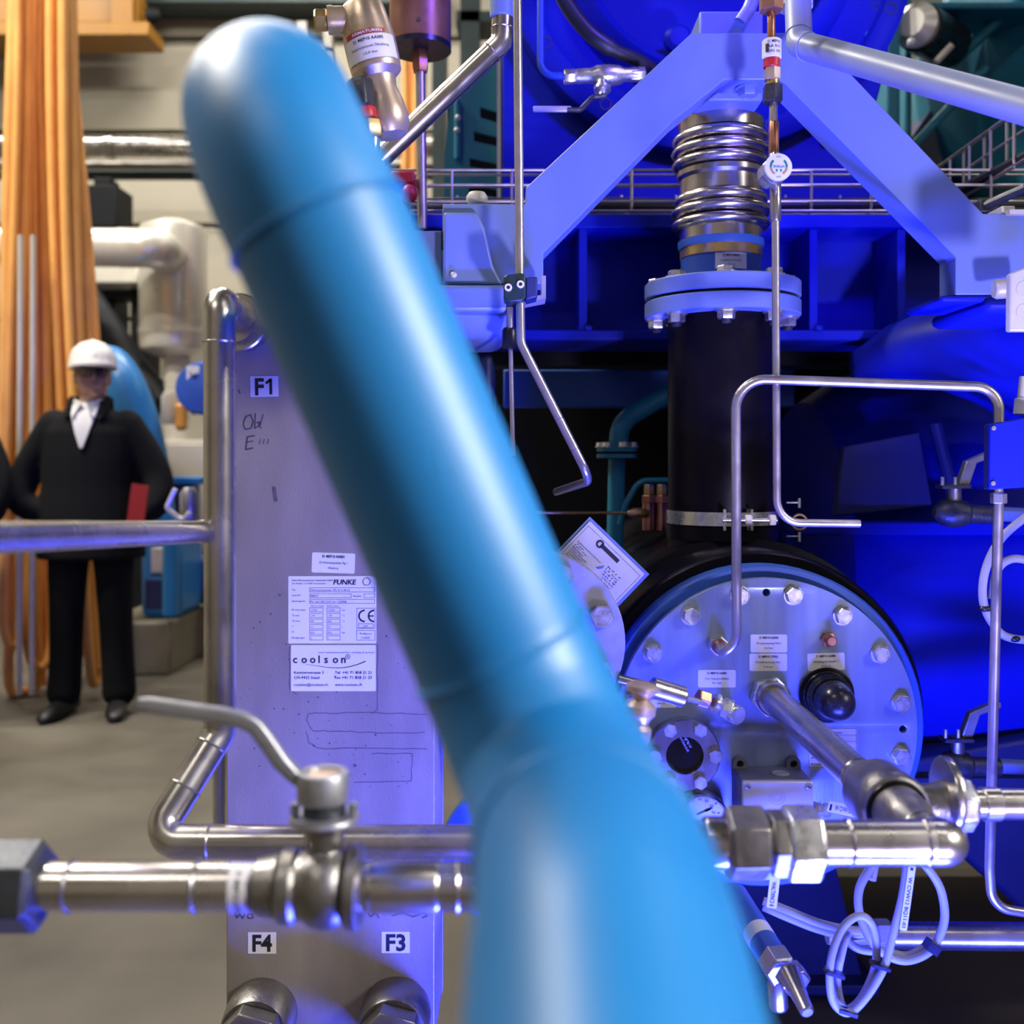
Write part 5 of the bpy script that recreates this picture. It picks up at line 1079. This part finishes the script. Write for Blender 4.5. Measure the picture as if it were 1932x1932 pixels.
# pale pipe at the top right
wp = thing('pale_pipe', 'pale pipe elbow coloured as if lit blue, crossing the upper right corner', 'pipe', P(1520, 110, 1.42))
a0, a1, a2 = P(1503, -60, 1.52), P(1508, 84, 1.44), P(2500, 360, .86)
piperun(wp, [a0, a1, a2], .0185, .05, 'pale', True, 32, 1.0)
c = P(1500, 2, 1.5)
part('tag_collar', G().lathe([(.0195, 0), (.0255, .001), (.0255, .010), (.0195, .011)], c, (0, 0, -1), 32, loop=True), 'white', wp)
g = G(); mpc = cyl_map(c.x, c.y, .0256, 1466, -2, 1.475); put_text(g, mpc, 'BCL', 8, 13, 8, None, 'l', .02); put_text(g, mpc, 'MK', 48, 13, 8, None, 'l', .02); part('lettering', g, 'ink', wp)
solo('pale_stub', G().tube(fil([P(1432, -30, 1.62), P(1412, 20, 1.62), P(1396, 42, 1.62)], .02, 6), [S(13, 1.62)] * 8 + [S(12, 1.62)] * 1, 20), 'pale', 'short pale stub pipe above the yoke top', 'pipe')
# slanting steel pipe with blue sleeve
sp_ = thing('slanting_pipe', 'slanting steel pipe with an elbow and blue sleeve above the left foot', 'pipe', P(840, 300, 1.6))
piperun(sp_, [P(950, -60, 1.6), P(947, 80, 1.6), P(640, 372, 1.62)], S(20.5, 1.6), .05)
part('sleeve', G().lathe([(S(21, 1.6), 0), (S(23, 1.6), .002), (S(23, 1.6), .09)], P(947, 35, 1.6), vz, 28), 'blue', sp_)
# brown bell with rod
br_ = thing('bell_float', 'brown bronze bell with a black underside and a long steel rod', 'float', P(793, 432, 1.95))
bc_ = P(793, 92, 1.95); k = S(1, 1.95)
part('bell', G().lathe([(57 * k, 0), (58 * k, .004), (58 * k, .20), (30 * k, .22)], bc_, vz, 44), 'coprbr', br_)
part('underside', G().lathe([(20 * k, -.003), (57.5 * k, -.004), (58.5 * k, -.004), (58.5 * k, .006)], bc_, vz, 44), 'blkpl', br_)
part('rod_fitting', G().lathe([(14 * k, -.045), (16 * k, -.036), (16 * k, -.006), (12 * k, .0)], bc_, vz, 6), 'copper', br_); part('rod', G().tube([bc_ - Vector((0, 0, .04)), P(797, 432, 1.95)], 9.5 * k, 20), 'tube', br_)
part('rivet', G().ell(P(790, 37, 1.89), (.004, .003, .004), 12, 8), 'dkcast', br_)
# red button device
rd = thing('red_button', 'red emergency button block beside the foreground pipe', 'button', P(765, 385, 1.9))
part('block', G().pbox(735, 322, 782, 346, 1.9, .05), 'red', rd, bevel=.004); part('dome', G().ell(P(772, 366, 1.88), (.016, .014, .017), 20, 12), 'red', rd); part('stalk', G().tube([P(765, 366, 1.92), P(765, 432, 1.92)], .008, 12), 'dkcast', rd)
# nickel-bronze safety valve
svY = 1.25
sv = thing('safety_valve', 'pale bronze safety valve with a white tag at the top behind the blue pipe', 'valve', P(735, 262, svY))
axs = (P(684, 6, svY) - P(742, 262, svY)); Ls = axs.length; ax = axs.normalized(); ob = P(738, 258, svY); k = S(1, svY)
hp = lambda py: (258 - py) * k * 1.02
bodyp = [(14 * k, hp(262)), (30 * k, hp(256)), (40 * k, hp(240)), (42 * k, hp(222)), (38 * k, hp(195)), (31 * k, hp(168)), (34 * k, hp(150)), (47 * k, hp(138)), (49 * k, hp(110)), (49 * k, hp(80)), (46 * k, hp(50)), (41 * k, hp(16)), (37 * k, hp(9)), (20 * k, hp(6))]
part('body', G().lathe(bodyp, ob, ax, 44), 'bronze', sv)
sn = P(650, 38, svY - .005); part('side_outlet', G().lathe([(25 * k, -.03), (25 * k, .012), (26 * k, .014), (26 * k, .020), (18 * k, .020)], sn, (-1, -.1, -.06), 28), 'bronze', sv); hexnut('outlet_plug', sn + Vector((-.020, -.002, -.001)), (-1, -.1, -.06), 20 * k, .016, 'brass', sv)
def svmap(u, v, d):      # tag wrapped around the valve bonnet
    a = (u / 92 - .5) * 2.3; h = hp(84 + v); rr_ = 49.2 * k + d; side = Vector((ax.z, 0, -ax.x)).normalized(); fw = side.cross(ax).normalized()
    if fw.y > 0: fw = -fw
    return ob + ax * h + (side * math.sin(a) + fw * math.cos(a)) * rr_
sticker(sv, svmap, 92, 44, tag3('S1 MEP10 AA005', 'Sicherheitsventil Ölkühlung', '13,0 bar', 92, 44), nu=12)
g = G(); put_fill(g, lambda u, v, d: svmap(10 + u, v - 10, d), 0, 0, 66, 9, .0004, 10); o = part('red_label', g, 'inkred', sv); g = G(); put_text(g, lambda u, v, d: svmap(10 + u, v - 10, d), 'ARMATUREN', 12, 7, 5, 48, 'l', .02, d=.0008); part('lettering', g, 'white', o)
part('side_nut', G().lathe([(24 * k, 0), (26 * k, .004), (26 * k, .032), (22 * k, .036)], P(684, 206, svY - .03), (-.12, 0, 1), 6, .4), 'dkcast', sv, bevel=.002)
part('red_ring', G().lathe([(19 * k, 0), (20 * k, .002), (20 * k, .012), (18 * k, .014)], P(692, 226, svY - .03), (-.12, 0, 1), 24), 'red', sv)
hexnut('inlet_nut', P(702, 262, svY - .03), (-.12, 0, 1), 22 * k, .022, 'brass', sv)
part('inlet_pipe', G().tube(fil([P(702, 262, svY - .03), P(704, 480, svY - .03), P(720, 520, 1.40), P(720, 600, 1.40)], .03, 6), .010, 16), 'steel', sv)

# ================================================================ PEOPLE
def oval(c, rx, ry, n=24, p=1.0): return [Vector((c[0] + rx * math.cos(2 * PI * k / n), c[1] + ry * math.sin(2 * PI * k / n), c[2])) for k in range(n)]
def limb(g, pts, seg=16):      # (x, y, z, r)
    q = cat(pts, 5); g.tube([p[:3] for p in q], [p[3] for p in q], seg)
    for e in (q[0], q[-1]): g.ell(e[:3], (e[3],) * 3, 14, 10)
def remesh(o, vox, sm=6):
    m = o.modifiers.new('union', 'REMESH'); m.mode = 'VOXEL'; m.voxel_size = vox; m.use_smooth_shade = True
    if sm: s = o.modifiers.new('soften', 'SMOOTH'); s.iterations = sm; s.factor = .5
HD = Vector((.012, -.015, 1.60))
def head_geo(g, turn):
    R = Rz(turn) @ Rx(-.06)
    def T(x, y, z): return HD + R @ Vector((x, y, z))
    # skull and jaw as rings, front is -Y
    rings = []
    for z, rx, ryf, ryb in ((-.115, .030, .060, .020), (-.105, .046, .082, .040), (-.085, .056, .092, .062), (-.055, .065, .095, .078), (-.02, .071, .094, .090), (.02, .075, .096, .098), (.06, .076, .095, .100), (.095, .068, .084, .092), (.120, .048, .058, .066), (.132, .018, .022, .024)):
        rings.append([T(rx * math.cos(a), -(ryf if math.sin(a) > 0 else ryb) * math.sin(a), z) for a in [2 * PI * k / 28 for k in range(28)]])
    g.loft(rings)
    g.loft([[T(x * s, y, z) for x, y, z in ((-.016, -.090, -.035), (.016, -.090, -.035), (.010, -.118, -.032), (-.010, -.118, -.032))] if s else None for s in (1,)] + [[T(x, y, z) for x, y, z in ((-.008, -.088, .022), (.008, -.088, .022), (.005, -.098, .020), (-.005, -.098, .020))]])
    g.ell(T(0, -.112, -.034), (.012, .012, .010), 12, 8)                                     # nose tip
    g.ell(T(0, -.092, -.066), (.024, .010, .006), 14, 8); g.ell(T(0, -.090, -.076), (.020, .010, .006), 14, 8)   # lips
    g.ell(T(0, -.086, -.104), (.020, .014, .013), 12, 8)
    for s in (-1, 1):
        g.ell(T(s * .077, .006, -.008), (.008, .020, .032), 12, 8); g.ell(T(s * .032, -.086, .030), (.026, .010, .008), 12, 8); g.ell(T(s * .048, -.070, -.025), (.018, .016, .016), 12, 8)
    return T
def person(name, label, loc, rotz, turn, helmet, arms):
    root = thing(name, label, 'person', loc); B = []
    def add(nm, g, m, vox=0., par=None, sm=5, ang=60):
        R = Rz(rotz); g.v = [tuple(Vector(loc) + R @ Vector(p)) for p in g.v]; o = part(nm, g, m, par or root, ang=ang)
        if vox: remesh(o, vox, sm)
        return o
    # one continuous body
    g = G(); T = head_geo(g, turn)
    limb(g, [(0, .01, 1.42, .062), (.002, .006, 1.47, .058), (.006, -.002, 1.53, .056)])
    g.loft([oval((0, 0, z), rx, ry) for z, rx, ry in ((.86, .12, .10), (.92, .165, .115), (1.0, .165, .11), (1.12, .15, .105), (1.25, .17, .115), (1.36, .18, .11), (1.42, .13, .085), (1.46, .06, .055))])
    for s in (-1, 1):
        limb(g, [(s * .09, 0, .90, .085), (s * .10, 0, .72, .072), (s * .11, .0, .50, .052), (s * .115, .01, .30, .048), (s * .12, .02, .10, .036), (s * .125, .02, .06, .036)]); limb(g, [(s * .125, .03, .045, .035), (s * .145, -.10, .03, .03)])
        a = arms[0 if s < 0 else 1]; limb(g, [(s * .17, 0, 1.39, .05), a[0] + (.042,), a[1] + (.034,), a[2] + (.026,)])
        h = Vector(a[2]); dr_ = (Vector(a[2]) - Vector(a[1])).normalized(); g.ell(h + dr_ * .045, (.018, .034, .045), 12, 8)
        for j in range(4): limb(g, [tuple(h + dr_ * .075 + Vector((0, (j - 1.5) * .016, 0))) + (.009,), tuple(h + dr_ * (.115 + .008 * (j in (1, 2))) + Vector((-s * .006, (j - 1.5) * .017, 0))) + (.0085,), tuple(h + dr_ * (.145 + .010 * (j in (1, 2))) + Vector((-s * .022, (j - 1.5) * .017, 0))) + (.0075,)], 8)
        limb(g, [tuple(h + dr_ * .03 + Vector((0, -.03, 0))) + (.010,), tuple(h + dr_ * .075 + Vector((-s * .012, -.048, 0))) + (.009,), tuple(h + dr_ * .10 + Vector((-s * .02, -.046, 0))) + (.008,)], 8)
    body = add('body', g, 'skin', .008, sm=3)
    # eyes and glasses
    for s in (-1, 1):
        e = G().ell(T(s * .032, -.086, .012), (.013, .010, .009), 12, 8); add('eye', e, 'shirt'); add('pupil', G().ell(T(s * .032, -.0955, .012), (.0055, .004, .0055), 10, 6), 'hair')
    gl_ = G(); ln_ = G()
    for s in (-1, 1):
        fr_ = [T(s * x, y, z) for x, y, z in ((.006, -.104, .028), (.032, -.100, .030), (.058, -.092, .028), (.060, -.090, .010), (.056, -.092, -.006), (.034, -.100, -.010), (.010, -.103, -.008), (.005, -.104, .010))]
        gl_.tube(fr_, .0020, 8, closed=True); gl_.tube([T(s * .058, -.092, .022), T(s * .08, .0, .020)], .0025, 8)
        ln_.loft([[T(s * x, y, z) for x, y, z in ((.006, -.104, .028), (.058, -.092, .028), (.060, -.090, -.006), (.010, -.103, -.008))], [T(s * x, y + .003, z) for x, y, z in ((.006, -.104, .028), (.058, -.092, .028), (.060, -.090, -.006), (.010, -.103, -.008))]])
    gl_.tube([T(-.012, -.106, .018), T(.012, -.106, .018)], .0028, 8); gs_ = add('glasses', gl_, 'lens'); add('lens', ln_, 'clear', par=gs_)
    hr = G(); hr.loft([[T(rx * math.cos(a), ry * math.sin(a) + .022, z) for a in [2 * PI * k / 24 for k in range(24)]] for z, rx, ry in ((-.055, .060, .072), (-.02, .074, .082), (.03, .081, .086), (.075, .081, .090), (.11, .070, .084), (.138, .03, .04))]); add('hair', hr, 'hair')
    # clothes
    c = G(); c.loft([oval((0, .004, z), rx, ry) for z, rx, ry in ((.74, .250, .165), (.80, .250, .165), (.95, .240, .160), (1.08, .226, .152), (1.22, .226, .150), (1.34, .224, .142), (1.405, .180, .115), (1.44, .115, .092), (1.455, .09, .085))])
    for s in (-1, 1):
        a = arms[0 if s < 0 else 1]; limb(c, [(s * .165, .004, 1.365, .080), a[0] + (.074,), a[1] + (.064,), a[2] + (.060,)])
    coat = add('coat', c, 'coat', .011, sm=4)
    cl_ = G()
    for s in (-1, 1):
        cl_.loft([[(s * .085, -.02, 1.515), (s * .105, -.005, 1.50), (s * .10, -.04, 1.44), (s * .07, -.07, 1.46)], [(s * .055, -.075, 1.49), (s * .075, -.085, 1.47), (s * .095, -.125, 1.40), (s * .06, -.125, 1.40)], [(s * .025, -.125, 1.40), (s * .05, -.135, 1.38), (s * .05, -.155, 1.31), (s * .020, -.155, 1.30)]])
        cl_.loft([[(s * .085, -.02, 1.515), (s * .105, -.0, 1.50), (s * .105, .0, 1.43), (s * .08, -.02, 1.43)], [(s * .05, .075, 1.525), (s * .06, .095, 1.50), (s * .06, .10, 1.43), (s * .05, .08, 1.43)], [(0, .085, 1.53), (0, .105, 1.51), (0, .11, 1.43), (0, .09, 1.43)]])
    add('coat_collar', cl_, 'coat', .010, coat, sm=3)
    sh = G().loft([[(-.062, -.066, 1.475), (.062, -.066, 1.475), (.07, -.02, 1.47), (-.07, -.02, 1.47)], [(-.055, -.120, 1.42), (.055, -.120, 1.42), (.06, -.06, 1.42), (-.06, -.06, 1.42)], [(-.030, -.148, 1.33), (.030, -.148, 1.33), (.03, -.10, 1.33), (-.03, -.10, 1.33)], [(-.006, -.155, 1.26), (.006, -.155, 1.26), (.006, -.10, 1.26), (-.006, -.10, 1.26)]])
    for s in (-1, 1): sh.loft([[(s * .064, -.05, 1.495), (s * .072, -.04, 1.45), (s * .066, -.065, 1.44), (s * .055, -.075, 1.49)], [(s * .010, -.10, 1.47), (s * .035, -.132, 1.40), (s * .045, -.138, 1.40), (s * .010, -.108, 1.475)]])
    add('shirt', sh, 'shirt')
    tr = G(); tr.loft([oval((0, .004, z), rx, ry) for z, rx, ry in ((.82, .17, .12), (.90, .185, .13), (1.0, .18, .125))])
    for s in (-1, 1): limb(tr, [(s * .095, 0, .86, .100), (s * .105, 0, .70, .092), (s * .112, 0, .48, .080), (s * .118, .01, .28, .076), (s * .125, .012, .14, .078), (s * .127, .010, .105, .080)])
    add('trousers', tr, 'cloth', .012, sm=3)
    for s in (-1, 1):
        so = G(); tw = .10 * s; so.loft([[Vector((s * .128 + (y + .02) * -tw * 1.6, y, 0)) + Vector((w * math.cos(a), 0, .004 + h * (.5 + .5 * math.sin(a)))) for a in [2 * PI * k / 16 for k in range(16)]] for y, w, h in ((.105, .030, .07), (.08, .040, .085), (.02, .044, .095), (-.06, .046, .075), (-.13, .047, .055), (-.18, .036, .042), (-.20, .015, .025))]); add('shoe', so, 'shoe')
    if helmet:
        hm = G(); hm.loft([[T(rx * math.cos(a), ry * math.sin(a) - .004, z) for a in [2 * PI * k / 36 for k in range(36)]] for z, rx, ry in ((.036, .110, .132), (.044, .108, .130), (.070, .106, .128), (.100, .100, .120), (.130, .085, .104), (.155, .058, .074), (.168, .024, .034), (.170, .004, .006))])
        hl = add('helmet', hm, 'helmet')
        bm_ = G(); bm_.loft([[T(.085 * math.cos(a) * k, -.105 - .062 * math.sin(a) * k2, z) for a in [PI * j / 14 for j in range(15)]] + [T(-.085 * k, -.06, z), T(.085 * k, -.06, z)] for z, k, k2 in ((.030, 1.12, 1.0), (.042, 1.12, 1.0))]); add('brim', bm_, 'helmet', par=hl)
        rd_ = G().tube([T(0, .128 * math.cos(a) - .004, .05 + .122 * math.sin(a)) for a in [PI * j / 12 for j in range(1, 12)]], .006, 8); add('ridge', rd_, 'helmet', par=hl)
    return root
def gp(px, Y, z=0): return Vector(((px - CX) / F * Y, Y, z))
person('person', 'man in a white helmet and dark coat, hands in pockets, left of the upright pipe', gp(172, 4.86), .10, .34, True, [((-.30, .03, 1.15), (-.315, -.02, 1.01), (-.205, -.02, .96)), ((.295, .02, 1.14), (.300, -.03, .99), (.200, -.02, .95))])
solo('red_folder', G().box(gp(258, 4.60, .965), (.075, .012, .26), Ry(.13)), 'folder', 'red folder held under the arm of the man in the helmet', 'folder')
person('person', 'second person in dark clothes cut off by the left edge of the picture', gp(-95, 4.72), -.5, -.5, False, [((-.29, .03, 1.14), (-.30, -.03, .98), (-.23, -.12, .90)), ((.30, .02, 1.13), (.33, -.04, .96), (.24, -.14, .90))])
